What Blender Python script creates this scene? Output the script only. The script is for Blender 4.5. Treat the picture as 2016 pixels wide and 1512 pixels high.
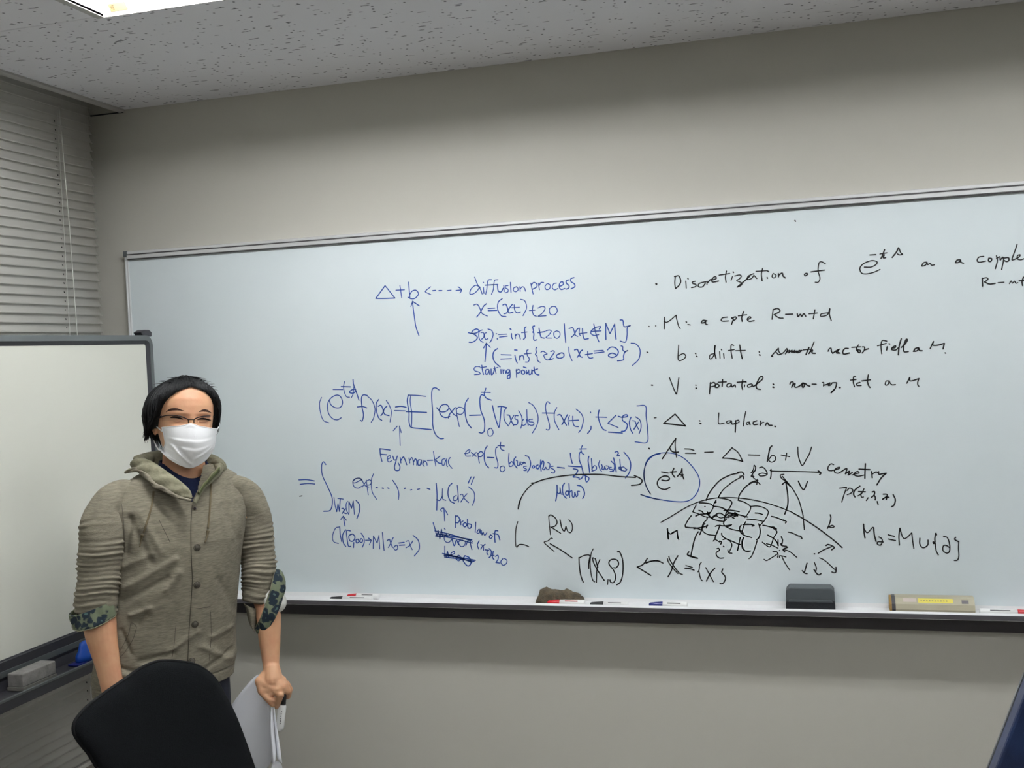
import bpy, bmesh, math, random
import numpy as np
from mathutils import Vector, Matrix
from mathutils.bvhtree import BVHTree
for o in list(bpy.data.objects): bpy.data.objects.remove(o)
S = bpy.context.scene
COL = S.collection
random.seed(7)
# ------------------------------------------------------------------ camera
cd = bpy.data.cameras.new('camera'); cam = bpy.data.objects.new('camera', cd); COL.objects.link(cam)
cd.sensor_width = 36.0; cd.lens = 38.1044; cd.clip_start = 0.05
ROT = [[0.960966, 0.034408, 0.274517], [0.273047, 0.041998, -0.961084], [-0.044598, 0.998525, 0.030963]]
cam.matrix_world = Matrix.Translation((0, -3.333, 1.62)) @ Matrix(ROT).to_4x4()
S.camera = cam
# ------------------------------------------------------------------ world, exposure
w = bpy.data.worlds.new('world'); S.world = w; w.use_nodes = True
w.node_tree.nodes['Background'].inputs[0].default_value = (0.02, 0.024, 0.03, 1)
w.node_tree.nodes['Background'].inputs[1].default_value = 0.3
vs = S.view_settings
vs.view_transform = 'Standard'; vs.look = 'None'; vs.gamma = 1; vs.use_curve_mapping = False
vs.exposure = 0.25
TUBE_POWER = (54.0, 31.0, 20.0)   # three lights by the whiteboard, window side first
TUBE_POWER_REAR = 16.0            # rear rows out of view, set dimmer to balance the light
TUBE_COLOR = (0.985, 0.985, 1.0)
# ------------------------------------------------------------------ helpers
def lin(c):
    return tuple((v/255/12.92 if v/255 <= .04045 else ((v/255+.055)/1.055)**2.4) for v in c)
def mat(name, rgb, rough=.6, metal=0.0, bump=None, var=None, emit=None, spec=None, coat=0, alpha=None, trans=None, sheen=0):
    m = bpy.data.materials.new(name); m.use_nodes = True
    nt = m.node_tree; b = nt.nodes['Principled BSDF']
    c = lin(rgb); b.inputs['Base Color'].default_value = (*c, 1)
    b.inputs['Roughness'].default_value = rough; b.inputs['Metallic'].default_value = metal
    if spec is not None: b.inputs['Specular IOR Level'].default_value = spec
    if coat: b.inputs['Coat Weight'].default_value = coat; b.inputs['Coat Roughness'].default_value = .15
    if sheen: b.inputs['Sheen Weight'].default_value = sheen
    if trans: b.inputs['Transmission Weight'].default_value = trans
    if alpha is not None: b.inputs['Alpha'].default_value = alpha
    if emit: b.inputs['Emission Color'].default_value = (*emit[0], 1); b.inputs['Emission Strength'].default_value = emit[1]
    tc = nt.nodes.new('ShaderNodeTexCoord')
    def noise(scale, detail=3, stretch=(1, 1, 1), rough_=.55):
        mp = nt.nodes.new('ShaderNodeMapping'); mp.inputs['Scale'].default_value = stretch
        n = nt.nodes.new('ShaderNodeTexNoise'); n.inputs['Scale'].default_value = scale; n.inputs['Detail'].default_value = detail
        n.inputs['Roughness'].default_value = rough_
        nt.links.new(tc.outputs['Object'], mp.inputs[0]); nt.links.new(mp.outputs[0], n.inputs['Vector']); return n
    if var:                                   # (scale, other rgb, amount lo, hi, stretch)
        n = noise(var[0], 4, var[4] if len(var) > 4 else (1, 1, 1))
        r = nt.nodes.new('ShaderNodeValToRGB'); r.color_ramp.elements[0].position = var[2]; r.color_ramp.elements[1].position = var[3]
        r.color_ramp.elements[0].color = (*c, 1); r.color_ramp.elements[1].color = (*lin(var[1]), 1)
        nt.links.new(n.outputs['Fac'], r.inputs[0]); nt.links.new(r.outputs[0], b.inputs['Base Color'])
    if bump:                                  # (scale, strength, distance, stretch)
        n = noise(bump[0], 3, bump[3] if len(bump) > 3 else (1, 1, 1))
        bp = nt.nodes.new('ShaderNodeBump'); bp.inputs['Strength'].default_value = bump[1]; bp.inputs['Distance'].default_value = bump[2]
        nt.links.new(n.outputs['Fac'], bp.inputs['Height']); nt.links.new(bp.outputs[0], b.inputs['Normal'])
    return m
def link(name, me, m=None, parent=None, smooth=True, **tags):
    o = bpy.data.objects.new(name, me); COL.objects.link(o)
    if m is not None and not me.materials: me.materials.append(m)
    if smooth:
        for p in me.polygons: p.use_smooth = True
    if parent is not None: o.parent = parent
    for k, v in tags.items(): o[k] = v
    return o
def pyd(name, vs_, fs): 
    me = bpy.data.meshes.new(name); me.from_pydata([tuple(v) for v in vs_], [], fs); me.validate(); me.update(); return me
def empty(name, loc, rz=0, **tags):
    o = bpy.data.objects.new(name, None); COL.objects.link(o); o.location = loc; o.rotation_euler = (0, 0, rz)
    for k, v in tags.items(): o[k] = v
    return o
def boxv(x0, x1, y0, y1, z0, z1):
    v = [(x0,y0,z0),(x1,y0,z0),(x1,y1,z0),(x0,y1,z0),(x0,y0,z1),(x1,y0,z1),(x1,y1,z1),(x0,y1,z1)]
    f = [(0,3,2,1),(4,5,6,7),(0,1,5,4),(1,2,6,5),(2,3,7,6),(3,0,4,7)]
    return v, f
def box(name, b6, m, parent=None, bevel=0.0, seg=2, **tags):
    v, f = boxv(*b6); me = pyd(name, v, f)
    if bevel:
        bm = bmesh.new(); bm.from_mesh(me)
        bmesh.ops.bevel(bm, geom=bm.edges[:], offset=bevel, segments=seg, affect='EDGES', profile=.5); bm.to_mesh(me); bm.free()
    return link(name, me, m, parent, smooth=False, **tags)
def prism(name, pts, axis, a0, a1, m, parent=None, smooth=False, bevel=0, **tags):
    """extrude a closed 2-D outline: axis 'x' -> pts are (y,z), 'y' -> (x,z), 'z' -> (x,y)"""
    def mk(p, a):
        return {'x': (a, p[0], p[1]), 'y': (p[0], a, p[1]), 'z': (p[0], p[1], a)}[axis]
    n = len(pts); v = [mk(p, a0) for p in pts]+[mk(p, a1) for p in pts]
    f = [(i, (i+1) % n, n+(i+1) % n, n+i) for i in range(n)]+[tuple(range(n))[::-1], tuple(range(n, 2*n))]
    me = pyd(name, v, f)
    bm = bmesh.new(); bm.from_mesh(me); bmesh.ops.recalc_face_normals(bm, faces=bm.faces[:])
    if bevel: bmesh.ops.bevel(bm, geom=bm.edges[:], offset=bevel, segments=2, affect='EDGES', profile=.5)
    bm.to_mesh(me); bm.free()
    return link(name, me, m, parent, smooth=smooth, **tags)
def loft_vf(rings, cap=True, close=True):
    n = len(rings[0]); v = [p for r in rings for p in r]; f = []
    for i in range(len(rings)-1):
        for j in range(n if close else n-1):
            k = (j+1) % n
            f.append((i*n+j, i*n+k, (i+1)*n+k, (i+1)*n+j))
    if cap and close:
        f.append(tuple(range(n))[::-1]); f.append(tuple(range((len(rings)-1)*n, len(rings)*n)))
    return v, f
def catmull(P, n=8):
    P = [np.array(p, float) for p in P]
    if len(P) < 3: 
        return [P[0]+(P[-1]-P[0])*t for t in np.linspace(0, 1, n)]
    out = []
    Q = [2*P[0]-P[1]]+P+[2*P[-1]-P[-2]]
    for i in range(1, len(Q)-2):
        a, b, c, d = Q[i-1:i+3]
        for t in np.arange(n)/n:
            out.append(.5*((2*b)+(c-a)*t+(2*a-5*b+4*c-d)*t*t+(3*b-a-3*c+d)*t**3))
    out.append(P[-1]); return out
def tube_vf(path, radii, n=12, cap=True, flat=None):
    path = [np.array(p, float) for p in path]; rings = []
    up = None
    for i, p in enumerate(path):
        t = path[min(i+1, len(path)-1)]-path[max(i-1, 0)]; t = t/(np.linalg.norm(t)+1e-12)
        if up is None:
            up = np.array([0, 0, 1.]) if abs(t[2]) < .9 else np.array([0, 1., 0])
        s = np.cross(t, up); s /= np.linalg.norm(s)+1e-12; up = np.cross(s, t)
        r = radii[i] if hasattr(radii, '__len__') else radii
        rr = r if not hasattr(r, '__len__') else r
        ra, rb = (rr, rr) if not hasattr(rr, '__len__') else rr
        rings.append([tuple(p+s*math.cos(a)*ra+up*math.sin(a)*rb) for a in np.linspace(0, 2*math.pi, n, endpoint=False)])
    return loft_vf(rings, cap)
def join_vf(parts):
    V = []; F = []
    for v, f in parts:
        o = len(V); V += list(v); F += [tuple(i+o for i in q) for q in f]
    return V, F
def sphere_vf(c, r, n=16, m=10, rot=None):
    r = (r, r, r) if not hasattr(r, '__len__') else r; rings = []
    for i in range(m+1):
        a = math.pi*(i+.001)/(m+.002)-math.pi/2; ring = []
        for j in range(n):
            b = 2*math.pi*j/n; p = Vector((r[0]*math.cos(a)*math.cos(b), r[1]*math.cos(a)*math.sin(b), r[2]*math.sin(a)))
            if rot is not None: p = rot @ p
            ring.append((c[0]+p.x, c[1]+p.y, c[2]+p.z))
        rings.append(ring)
    return loft_vf(rings)
def capsule_vf(a, b, ra, rb, n=14):
    a = np.array(a, float); b = np.array(b, float); d = b-a; L = np.linalg.norm(d)+1e-9; d = d/L
    P = []; R = []
    for k in range(4):
        t = math.pi/2*(1-k/4); P.append(a-d*ra*math.sin(t)); R.append(max(ra*math.cos(t), .0003))
    P.append(a); R.append(ra); P.append(b); R.append(rb)
    for k in range(1, 5):
        t = math.pi/2*k/4; P.append(b+d*rb*math.sin(t)); R.append(max(rb*math.cos(t), .0003))
    return tube_vf(P, R, n)
def lathe_vf(prof, n=20, axis='z', c=(0, 0, 0)):
    rings = []
    for r, h in prof:
        ring = []
        for j in range(n):
            b = 2*math.pi*j/n; x, y = r*math.cos(b), r*math.sin(b)
            ring.append({'z': (c[0]+x, c[1]+y, c[2]+h), 'x': (c[0]+h, c[1]+x, c[2]+y), 'y': (c[0]+x, c[1]+h, c[2]+y)}[axis])
        rings.append(ring)
    return loft_vf(rings)
def add(name, vf, m, parent=None, smooth=True, **tags):
    return link(name, pyd(name, *vf), m, parent, smooth, **tags)
def copyobj(o, parent=None, loc=None):
    c = o.copy(); COL.objects.link(c); c.parent = parent
    if loc is not None: c.location = loc
    return c
# ------------------------------------------------------------------ materials
M_wall = mat('wall_paint', (191, 189, 180), .75, bump=(420, .15, .0006), var=(900, (184, 182, 173), .35, .75))
M_floor = mat('floor_vinyl', (150, 147, 140), .5, bump=(160, .2, .001), var=(200, (138, 135, 128), .3, .7))
M_trim = mat('ceiling_molding', (176, 174, 170), .5)
M_dark = mat('shadow_gap', (40, 40, 44), .8)
M_board = mat('whiteboard_enamel', (215, 224, 227), .28, spec=.35, var=(3, (210, 220, 223), .3, .7))
M_alu = mat('aluminium', (222, 223, 224), .3, metal=.45, bump=(60, .1, .0005, (1, 60, 60)))
M_tray = mat('tray_white_aluminium', (232, 233, 234), .3, metal=.1)
M_aludark = mat('dark_aluminium', (96, 94, 98), .4, metal=.4)
M_rail = mat('dark_rail', (66, 63, 66), .6)
M_plasticgrey = mat('grey_frame_plastic', (92, 97, 98), .45)
M_plasticdark = mat('dark_frame_plastic', (52, 52, 57), .45)
M_mobile = mat('mobile_board_surface', (225, 225, 214), .3, spec=.35)
M_slat = mat('blind_slat', (238, 236, 229), .38)
M_cord = mat('blind_cord', (225, 225, 218), .7)
M_blackplastic = mat('black_plastic', (24, 26, 29), .4)
M_white = mat('white_plastic', (232, 233, 232), .35)
M_red = mat('red_plastic', (190, 32, 44), .3)
M_blue = mat('blue_plastic', (22, 74, 170), .4)
M_navyplastic = mat('dark_blue_plastic', (28, 36, 110), .3)
M_inkblue = mat('blue_ink', (20, 66, 150), .5)
M_inkblack = mat('black_ink', (16, 16, 20), .5)
M_inkred = mat('red_print', (190, 40, 50), .5)
M_greyprint = mat('grey_print', (110, 110, 112), .6)
M_glass = mat('window_glass', (200, 210, 215), .05, trans=1.0)
M_steel = mat('reflector_white', (238, 242, 240), .5)
M_sticker = mat('cream_sticker', (168, 138, 96), .8)
M_tube = [mat('fluorescent_tube', (255, 255, 255), .5, emit=(TUBE_COLOR, p)) for p in TUBE_POWER]
M_tube2 = mat('fluorescent_tube_dim', (255, 255, 255), .5, emit=(TUBE_COLOR, TUBE_POWER_REAR))
# ceiling tile: fissured mineral fibre
def tile_mat():
    m = bpy.data.materials.new('fissured_tile'); m.use_nodes = True; nt = m.node_tree; b = nt.nodes['Principled BSDF']
    b.inputs['Roughness'].default_value = .9
    tc = nt.nodes.new('ShaderNodeTexCoord')
    def mp(s, r=0):
        q = nt.nodes.new('ShaderNodeMapping'); q.inputs['Scale'].default_value = s; q.inputs['Rotation'].default_value = (0, 0, r)
        nt.links.new(tc.outputs['Object'], q.inputs[0]); return q
    def ramp(src, p0, p1):
        r = nt.nodes.new('ShaderNodeValToRGB'); r.color_ramp.elements[0].position = p0; r.color_ramp.elements[1].position = p1
        nt.links.new(src, r.inputs[0]); return r.outputs[0]
    # long fissures
    q = mp((15, 56, 15), .25); n = nt.nodes.new('ShaderNodeTexVoronoi'); n.inputs['Scale'].default_value = 1.0; n.inputs['Randomness'].default_value = 1
    wv = nt.nodes.new('ShaderNodeTexNoise'); wv.inputs['Scale'].default_value = 30; nt.links.new(tc.outputs['Object'], wv.inputs['Vector'])
    mx = nt.nodes.new('ShaderNodeVectorMath'); mx.operation = 'ADD'; sc = nt.nodes.new('ShaderNodeVectorMath'); sc.operation = 'SCALE'; sc.inputs['Scale'].default_value = .9
    nt.links.new(wv.outputs['Color'], sc.inputs[0]); nt.links.new(q.outputs[0], mx.inputs[0]); nt.links.new(sc.outputs[0], mx.inputs[1]); nt.links.new(mx.outputs[0], n.inputs['Vector'])
    a = ramp(n.outputs['Distance'], .13, .2)
    # gate so that only some cells carry a fissure
    gate = nt.nodes.new('ShaderNodeSeparateColor'); nt.links.new(n.outputs['Color'], gate.inputs[0])
    g = ramp(gate.outputs[0], .60, .62)
    mx1 = nt.nodes.new('ShaderNodeMix'); mx1.data_type = 'RGBA'; mx1.blend_type = 'LIGHTEN'; mx1.inputs[0].default_value = 1
    nt.links.new(a, mx1.inputs[6]); nt.links.new(g, mx1.inputs[7])
    q2 = mp((52, 52, 52)); n2 = nt.nodes.new('ShaderNodeTexVoronoi'); n2.inputs['Scale'].default_value = 1; nt.links.new(q2.outputs[0], n2.inputs['Vector'])
    a2 = ramp(n2.outputs['Distance'], .14, .24)
    g2 = nt.nodes.new('ShaderNodeSeparateColor'); nt.links.new(n2.outputs['Color'], g2.inputs[0]); gg2 = ramp(g2.outputs[1], .42, .44)
    mx2 = nt.nodes.new('ShaderNodeMix'); mx2.data_type = 'RGBA'; mx2.blend_type = 'LIGHTEN'; mx2.inputs[0].default_value = 1
    nt.links.new(a2, mx2.inputs[6]); nt.links.new(gg2, mx2.inputs[7])
    mu = nt.nodes.new('ShaderNodeMix'); mu.data_type = 'RGBA'; mu.blend_type = 'MULTIPLY'; mu.inputs[0].default_value = 1
    nt.links.new(mx1.outputs[2], mu.inputs[6]); nt.links.new(mx2.outputs[2], mu.inputs[7])
    fin = nt.nodes.new('ShaderNodeMix'); fin.data_type = 'RGBA'
    fin.inputs[6].default_value = (*lin((112, 112, 116)), 1); fin.inputs[7].default_value = (*lin((222, 221, 225)), 1)
    nt.links.new(mu.outputs[2], fin.inputs[0]); nt.links.new(fin.outputs[2], b.inputs['Base Color'])
    bp = nt.nodes.new('ShaderNodeBump'); bp.inputs['Strength'].default_value = .4; bp.inputs['Distance'].default_value = .002
    nt.links.new(mu.outputs[2], bp.inputs['Height']); nt.links.new(bp.outputs[0], b.inputs['Normal'])
    return m
M_tile = tile_mat()
# ------------------------------------------------------------------ room
CH = 2.526; XL = -2.50; XR = 4.0; YF = -6.6
box('floor', (XL-.1, XR+.1, YF-.1, .12, -.1, 0), M_floor, kind='structure')
box('wall_back', (XL-.1, XR+.1, 0, .12, 0, 2.80), M_wall, kind='structure')
box('wall_right', (XR, XR+.1, YF, 0, 0, 2.80), M_wall, kind='structure')
box('wall_front', (XL-.1, XR+.1, YF-.1, YF, 0, 2.80), M_wall, kind='structure')
# left wall with a window opening
WY0, WY1, WZ0, WZ1 = -3.1, -.22, .75, 2.35
def ringvf(loops):
    n = len(loops[0]); V = [p for l in loops for p in l]; F = []
    for i in range(len(loops)):
        k = (i+1) % len(loops)
        for j in range(n):
            j2 = (j+1) % n; F.append((i*n+j, i*n+j2, k*n+j2, k*n+j))
    return V, F
def rect(x, y0, y1, z0, z1): return [(x, y0, z0), (x, y1, z0), (x, y1, z1), (x, y0, z1)]
add('wall_left', ringvf([rect(XL, YF, 0, 0, 2.80), rect(XL-.1, YF, 0, 0, 2.80), rect(XL-.1, WY0, WY1, WZ0, WZ1), rect(XL, WY0, WY1, WZ0, WZ1)]), M_wall, smooth=False, kind='structure')
win = empty('window_1', (0, 0, 0), kind='structure')
for b6 in ((XL-.07, XL-.03, WY0, WY0+.04, WZ0, WZ1), (XL-.07, XL-.03, WY1-.04, WY1, WZ0, WZ1), (XL-.07, XL-.03, WY0+.04, WY1-.04, WZ0, WZ0+.04), (XL-.07, XL-.03, WY0+.04, WY1-.04, WZ1-.04, WZ1), (XL-.07, XL-.03, -1.68, -1.64, WZ0+.04, WZ1-.04)):
    box('window_frame', b6, M_alu, win)
box('pane', (XL-.053, XL-.047, -1.64, WY1-.04, WZ0+.04, WZ1-.04), M_glass, win)
box('pane', (XL-.053, XL-.047, WY0+.04, -1.68, WZ0+.04, WZ1-.04), M_glass, win)
# ceiling: tiles and blind recess
ceil = empty('ceiling', (0, 0, CH), kind='structure')
XC = -2.322
def tile(x0, x1, y0, y1, nm='ceiling_tile'):
    g = .0007
    v, f = boxv(x0+g, x1-g, y0+g, y1-g, 0, .016)
    me = pyd(nm, v, f); bm = bmesh.new(); bm.from_mesh(me)
    bmesh.ops.bevel(bm, geom=[e for e in bm.edges if all(abs(q.co.z) < 1e-6 for q in e.verts)], offset=.0012, segments=1, affect='EDGES')
    bm.to_mesh(me); bm.free()
    link(nm, me, M_tile, ceil, smooth=False)
FX = [(-1.742, -.492), (.06, 1.31), (1.862, 3.112)]
FYS = [-.900, -2.700, -4.500]
FW = .30
tile(XC, 1.62, -.898, 0); tile(1.62, XR, -.898, 0)
prev = -.898
for y in FYS:
    y0 = y-FW
    xs = [XC]+[v for p in FX for v in p]+[XR]
    for a, b in zip(xs[0::2], xs[1::2]):
        a2 = a+.022 if a > XC+.01 else a; b2 = b-.022 if b < XR-.01 else b
        tile(a2, b2, y0, y)
    nxt = y-1.8 if y > -4.4 else YF
    for a, b in ((XC, -1.764), (-1.764, .04), (.04, 1.84), (1.84, XR)):
        tile(a, b, nxt, y0)
box('ceiling_slab', (XL-.1, XR+.1, YF-.1, .12, .2, .26), M_wall, ceil)
# window-side recess above the blind
prism('recess_soffit', [(XL, .165), (XC-.018, .165), (XC-.018, .19), (XL, .19)], 'y', YF, 0, M_wall, ceil)
prism('trim_1', [(XC, CH+.165), (XC, CH-.006), (XC-.02, CH-.010), (XC-.024, CH-.004), (XC-.024, CH+.165)], 'y', YF, -.001, M_trim, kind='structure')
box('trim_2', (XL, XC-.006, -.003, 0, CH-.010, CH-.006), M_dark, kind='structure')
box('baseboard_back', (XL, XR, -.012, 0, 0, .07), M_plasticdark, kind='structure')
# ------------------------------------------------------------------ ceiling lights
def light(x0, x1, y, label, sticker=False, group='recessed fluorescent ceiling lights'):
    t = empty('ceiling_light', (x0, y, CH), label=label, category='light', group=group)
    L = x1-x0; W = FW; H = .122; s = .075
    P = []
    # flange
    def rc(x0, x1, y0, y1, z): return [(x0, y0, z), (x1, y0, z), (x1, y1, z), (x0, y1, z)]
    add('flange', ringvf([rc(-.022, L+.022, -W-.004, .004, -.004), rc(-.022, L+.022, -W-.004, .004, .004), rc(0, L, -W, 0, .004), rc(0, L, -W, 0, -.004)]), M_trim, t, smooth=False)
    # end plates, sloping reflectors and top, open below
    o = [(0, 0, -.002), (L, 0, -.002), (L, -W, -.002), (0, -W, -.002), (.0, -s, H*.6), (L, -s, H*.6), (L, -W+s, H*.6), (0, -W+s, H*.6)]
    th = .002
    add('reflector', (o, [(0, 1, 5, 4), (2, 3, 7, 6), (4, 5, 6, 7)]), M_steel, t, smooth=False)
    add('end_plate', ([o[0], o[4], o[7], o[3]], [(0, 1, 2, 3)]), M_steel, t, smooth=False)
    add('end_plate', ([o[1], o[2], o[6], o[5]], [(0, 1, 2, 3)]), M_steel, t, smooth=False)
    for yy in (-.098, -.205):
        add('fluorescent_tube', lathe_vf([(.002, .03), (.0155, .03), (.0155, L-.03), (.002, L-.03)], 14, 'x', (0, yy, .045)), M_tube[FX.index((x0, x1))] if y > -1 else M_tube2, t)
        [box('tube_socket', (a, a+.028, yy-.014, yy+.014, .022, .068), M_white, t) for a in (.002, L-.03)]
    if sticker:
        # paper sticker lying on the sloping reflector
        def on(u, k): 
            return (u, -s*k-.0006, H*.6*k-.0026)

        a = [on(.028+i*.050, .10) for i in range(2)]+[on(.028+i*.050, .30) for i in (1, 0)]
        so = add('sticker', (a, [(0, 1, 2, 3)]), M_sticker, t, smooth=False, label='cream paper sticker on the reflector')
        def bar(u0, k0, u1, k1):
            p0 = np.array(on(u0, k0)); p1 = np.array(on(u1, k1)); n = np.array([0, -.7, -.7]); d = p1-p0; q = np.cross(d, n); q = q/np.linalg.norm(q)*.0005; e = n*.0002
            return ([tuple(p0+q+e), tuple(p1+q+e), tuple(p1-q+e), tuple(p0-q+e)], [(0, 1, 2, 3)])
        add('lettering', join_vf([bar(.034, .14, .034, .26), bar(.034, .20, .038, .20), bar(.038, .14, .038, .26), bar(.041, .14, .041, .26), bar(.041, .25, .044, .25), bar(.041, .20, .043, .20)]), M_inkblack, so, smooth=False, kind='stuff')
    return t
lab = {(0, 0): 'recessed fluorescent ceiling light at the top left edge, nearest the corner, with a cream sticker',
       (1, 0): 'recessed fluorescent ceiling light by the whiteboard wall, middle one of the row',
       (2, 0): 'recessed fluorescent ceiling light by the whiteboard wall at the right end of the row'}
for j, y in enumerate(FYS):
    for i, (a, b) in enumerate(FX):
        l = lab.get((i, j)) or ('recessed fluorescent ceiling light in the %s row, %s' % (['', 'middle', 'rear'][j], ['on the window side', 'in the centre', 'on the side away from the window'][i]))
        light(a, b, y, l, sticker=(i == 0 and j == 0))
# ------------------------------------------------------------------ venetian blind
bl = empty('venetian_blind', (-2.43, 0, 0), label='cream white venetian blind with closed slats covering the left wall window', category='blind')
sec = []
for k in range(7):
    t = k/6; z = .0185-.037*t; x = -.0035+.0015*t+.0125*t*t
    sec.append((x, z))
SY0, SY1 = -2.3, -.056
sv = []; 
for y in (SY0, SY1):
    sv += [(x, y, z) for x, z in sec]
for y in (SY0, SY1):
    sv += [(x-.0006, y, z) for x, z in sec]
n = 7; sf = [(i, i+1, n+i+1, n+i) for i in range(6)]+[(2*n+i+1, 2*n+i, 3*n+i, 3*n+i+1) for i in range(6)]
sf += [(i, 2*n+i, 2*n+i+1, i+1) for i in range(6)]+[(n+i, n+i+1, 3*n+i+1, 3*n+i) for i in range(6)]
sf += [(0, n, 3*n, 2*n), (n-1, 3*n-1, 4*n-1, 2*n-1)]
sme = pyd('slat', sv, sf); sme.materials.append(M_slat)
zs = 2.587
k = 0
while zs > .33:
    o = link('slat', sme, None, bl); o.location = (0, 0, zs-.012); zs -= .03; k += 1
box('head_rail', (-.02, .02, SY0, SY1, 2.61, 2.65), M_slat, bl)
box('bottom_rail', (-.006, .016, SY0, SY1, .285, .30), M_slat, bl, bevel=.003)
cy = [(-0.2209,2.349),(-0.2319,1.7451)]
for yy in (-.235, -1.0, -1.9):
    add('ladder_cord', tube_vf([(.0112, yy, 2.5), (.0112, yy, .3)], .0008, 6), M_cord, bl)
add('pull_cord', tube_vf([(.024, -.24, 2.5), (.026, -.225, 2.1), (.026, -.213, 1.6), (.024, -.21, 1.2)], .0013, 6), M_cord, bl)
add('cord_hole', join_vf([boxv(.0015, .0042, -.2405-.0012*math.sin(i*2.3), -.2390-.0012*math.sin(i*2.3), 2.497-.016-.03*i-.003*abs(math.sin(i*1.7)), 2.497-.013-.03*i) for i in range(1, 70)]), M_dark, bl, smooth=False, kind='stuff')
# ------------------------------------------------------------------ wall whiteboard
BX0, BX1, BZ0, BZ1 = -2.340, 1.26, .760, 2.027
wb = empty('whiteboard', (0, 0, 0), label='long wall-mounted whiteboard covered in blue and black handwritten mathematics', category='whiteboard')
box('writing_surface', (BX0+.012, BX1-.012, -.018, -.0005, .826, BZ1-.012), M_board, wb)
# top frame: two bright ribs parted by a dark groove
TF = [(-.0005, BZ1), (-.026, BZ1), (-.029, BZ1-.002), (-.029, BZ1-.0095), (-.025, BZ1-.011), (-.025, BZ1-.0135), (-.030, BZ1-.015), (-.030, BZ1-.026), (-.026, BZ1-.0275), (-.018, BZ1-.0275), (-.0005, BZ1-.0275)]
prism('top_frame', TF, 'x', BX0+.013, BX1, M_alu, wb)
box('frame_groove', (BX0+.013, BX1, -.0262, -.0245, BZ1-.0137, BZ1-.0106), M_rail, wb)
box('frame_groove', (BX0+.013, BX1, -.0268, -.0182, BZ1-.0297, BZ1-.0272), M_rail, wb)
prism('side_frame', [(BX0, -.0005), (BX0, -.024), (BX0+.003, -.028), (BX0+.006, -.028), (BX0+.0075, -.024), (BX0+.012, -.0235), (BX0+.013, -.018), (BX0+.013, -.0005)], 'z', .79, BZ1-.020, M_alu, wb)
prism('side_frame', [(BX1, -.0005), (BX1-.013, -.0005), (BX1-.013, -.018), (BX1-.006, -.028), (BX1, -.024)], 'z', .79, BZ1-.020, M_alu, wb)
box('corner_cap', (BX0-.001, BX0+.0145, -.0305, -.0005, BZ1-.019, BZ1+.001), M_plasticgrey, wb, bevel=.002)
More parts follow.
